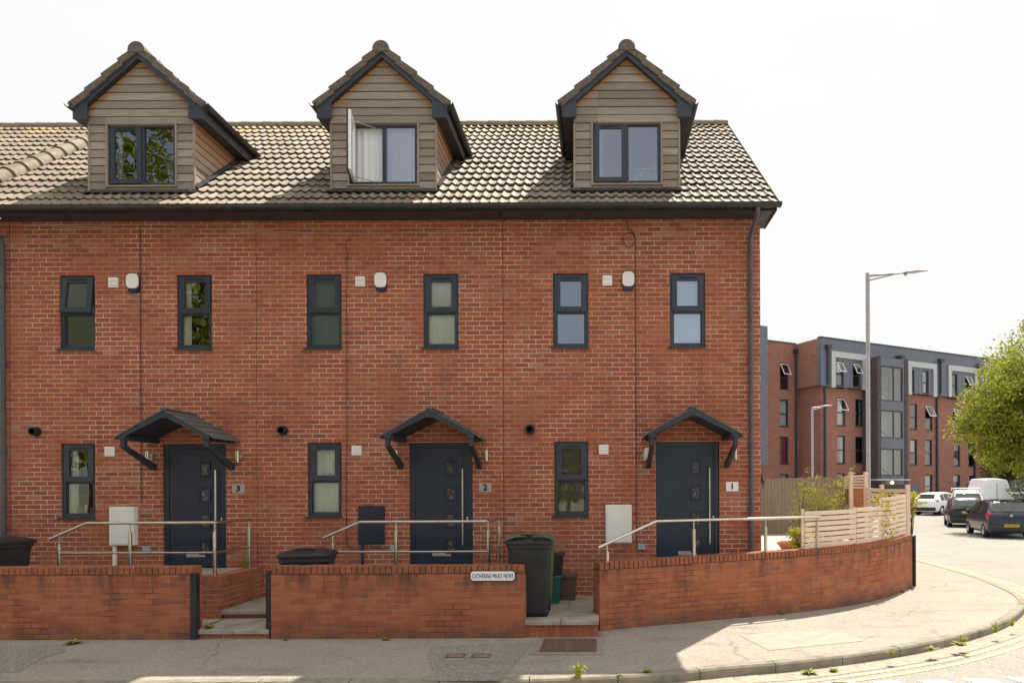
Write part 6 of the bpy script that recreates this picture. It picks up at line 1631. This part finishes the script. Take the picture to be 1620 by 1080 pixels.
# tendrils on the slatted fence
rnd = random.Random(77)
P = along(WC, 6.05); t = thing('climbing_plant', 'yellow green climber trailing through the corner bay of the slatted fence', 'climber', (P.x - .05, P.y - .02, 1.0)); b = MB()
for i in range(60):
    s = rnd.gauss(6.0, .28); q = along(offset(WC, -.06), s); leaves(b, rnd, (q.x, q.y, 1.02 + rnd.random() ** .8 * .72), .05, 4, .026)
b.build('foliage', M['leafyellow'], t)

# ------------------------------------------------------------------ weeds along kerb and wall foot
def tuft(rnd, n, h, spread, broad=False):
    mb = MB()
    for i in range(n):
        a = rnd.uniform(0, 6.28); L = h * rnd.uniform(.45, 1.1); out = spread * rnd.uniform(.2, 1); w = rnd.uniform(.003, .007) * (2.4 if broad else 1)
        d = Vector((math.cos(a), math.sin(a), 0)); s = Vector((-d.y, d.x, 0)) * w; p0 = d * out * .15; p1 = d * out * .55 + Vector((0, 0, L * .7)); p2 = d * out + Vector((0, 0, L * rnd.uniform(.5, 1)))
        mb.add([p0 - s, p0 + s, p1 + s * 1.3, p1 - s * 1.3, p2], [(0, 1, 2, 3), (3, 2, 4)])
    return mb
rnd = random.Random(9)
base1 = tuft(rnd, 46, .13, .09).build('weed_tuft', M['grassy'], None, local=True)
base2 = tuft(rnd, 60, .055, .13, True).build('weed_tuft', M['grassy'], None, local=True)
spots = [(915, 1071, 1, 1.25, 'tallest grassy weed tuft at the kerb below the drain cover'), (1023, 1063, 2, .55, 'small flat weed in the pavement edge right of the tallest tuft'), (980, 1068, 2, .3, 'tiny weed speck between the two kerbside tufts near the drain cover'),
         (1410, 1037, 1, .75, 'kerbside weed tuft nearest the light slab patch'), (1474, 1028, 2, .75, 'broad kerbside weed tuft under the curved wall end'), (1524, 1017, 1, .9, 'leaning kerbside weed tuft, third from the right edge'), (1575, 1000, 1, 1.0, 'bright kerbside weed tuft, second from the right edge'), (1601, 990, 1, .8, 'rightmost kerbside weed tuft by the road bend'),
         (1318, 1061, 2, .6, 'low weed in the road gutter, right one of two'), (1280, 1065, 2, .8, 'low weed in the road gutter, left one of two'), (1519, 1021, 2, .9, 'spreading weed at the foot of the leaning tuft'),
         (1238, 972, 1, .75, 'rusty weed at the foot of the curved wall'), (1427, 936, 2, .6, 'green weed at the foot of the curved wall near its end'), (1441, 930, 2, .4, 'little weed beside the black post of the curved wall'),
         (116, 1018, 2, .95, 'flat green weed on the pavement by the left garden wall'), (452, 1012, 2, .35, 'small weed at the left foot of the middle garden wall'), (610, 1012, 2, .55, 'yellowish weed at the foot of the middle garden wall'),
         (913, 1004, 2, .3, 'tiny weed in front of the gate step')]
first = {}
for (px, py, kd, s, lab) in spots:
    z = 0.0
    if py > 1012 and px > 1270 and lab.find('gutter') >= 0: z = -.1
    P = gnd(px, py, z); src = base1 if kd == 1 else base2
    o = src if kd not in first else link(src.copy()); first[kd] = 1
    o.location = P; s *= 1.12; o.scale = (s, s, s); o.rotation_euler = (0, 0, rnd.uniform(0, 6)); props(o, lab, 'weed', 'weeds along kerb and walls')
P = gnd(330, 993, .115); o = link(base2.copy()); o.location = (P.x, P.y, .116); o.scale = (.8, .8, .8); props(o, 'green weed growing in the lower slab of the step to number 3', 'weed', 'weeds along kerb and walls')
o = link(base1.copy()); o.location = (-5.60, -.22, .70); o.scale = (1.2, 1.2, 1.9); props(o, 'tall green weed by the house wall under the end of the railing of number 3', 'weed', 'weeds along kerb and walls')

# windblown grit and dead leaves gathered at the wall feet and in the gutter
M['litter'] = leaf_mat('dead_leaf_litter', (0.16, 0.10, 0.05), (0.26, 0.17, 0.08), (0.33, 0.25, 0.13), .1)
rnd = random.Random(15); b = MB()
def bit(x, y, z, s):
    a = rnd.uniform(0, 6.28); c_, s_ = math.cos(a) * s, math.sin(a) * s; h = z + rnd.uniform(.001, .008)
    b.add([(x - c_, y - s_, h), (x + s_ * .5, y - c_ * .5, h + .004), (x + c_, y + s_, h), (x - s_ * .5, y + c_ * .5, h + .006)], [(0, 1, 2, 3)])
for i in range(1300):
    u = rnd.random()
    if u < .34: x = rnd.uniform(-11, -.98); y = FY - abs(rnd.gauss(0, .035)) - .006; z = 0
    elif u < .62:
        q = along(WC, rnd.uniform(0, 7.1)); n_ = abs(rnd.gauss(0, .05)) + .006; x, y, z = q.x + n_ * .5, q.y - n_, 0
    elif u < .9:
        k_ = rnd.randrange(20, len(KERB) - 40); f = rnd.random(); pA, pB = KERB[k_], KERB[k_ + 1]; n_ = abs(rnd.gauss(0, .06)) + .01
        x, y, z = pA[0] + (pB[0] - pA[0]) * f + n_ * .4, pA[1] + (pB[1] - pA[1]) * f - n_, -.1
    else: x, y, z = rnd.uniform(-10, 6), rnd.uniform(-3.8, -2.3), 0
    bit(x, y, z, rnd.uniform(.004, .012))
props(b.build('leaf_litter', M['litter']), 'scattered dead leaves and grit along the wall feet and gutter', 'leaf litter', kind='stuff')

# ------------------------------------------------------------------ trees on the opposite side of the street, mirrored in the windows
for k, (x, y, H, lab) in enumerate(((-23, -20, 23, 'tall tree across the street, furthest left'), (-14.5, -22, 20, 'tall tree across the street, second from the left'), (-7.5, -26, 13, 'middling tree across the street opposite number 2'), (-2, -34, 9, 'low tree across the street opposite number 1'), (9, -36, 8, 'low tree across the street on the right'))):
    s = H / 20.0
    tree('roadside_tree', lab, (x, y, -.1), H, [(0, 0, H * .62, 4.6 * s), (-2.5 * s, 0, H * .42, 3.6 * s), (2.6 * s, .5, H * .45, 3.8 * s), (0, .5, H * .84, 3.2 * s), (0, 0, H * .25, 3.4 * s)], 420, 52, .17 * max(s, .6), 'leaf' if k == 0 else 'leafdark', 50 + k, .3 * s, 'trees across the street', 1.25 * s)
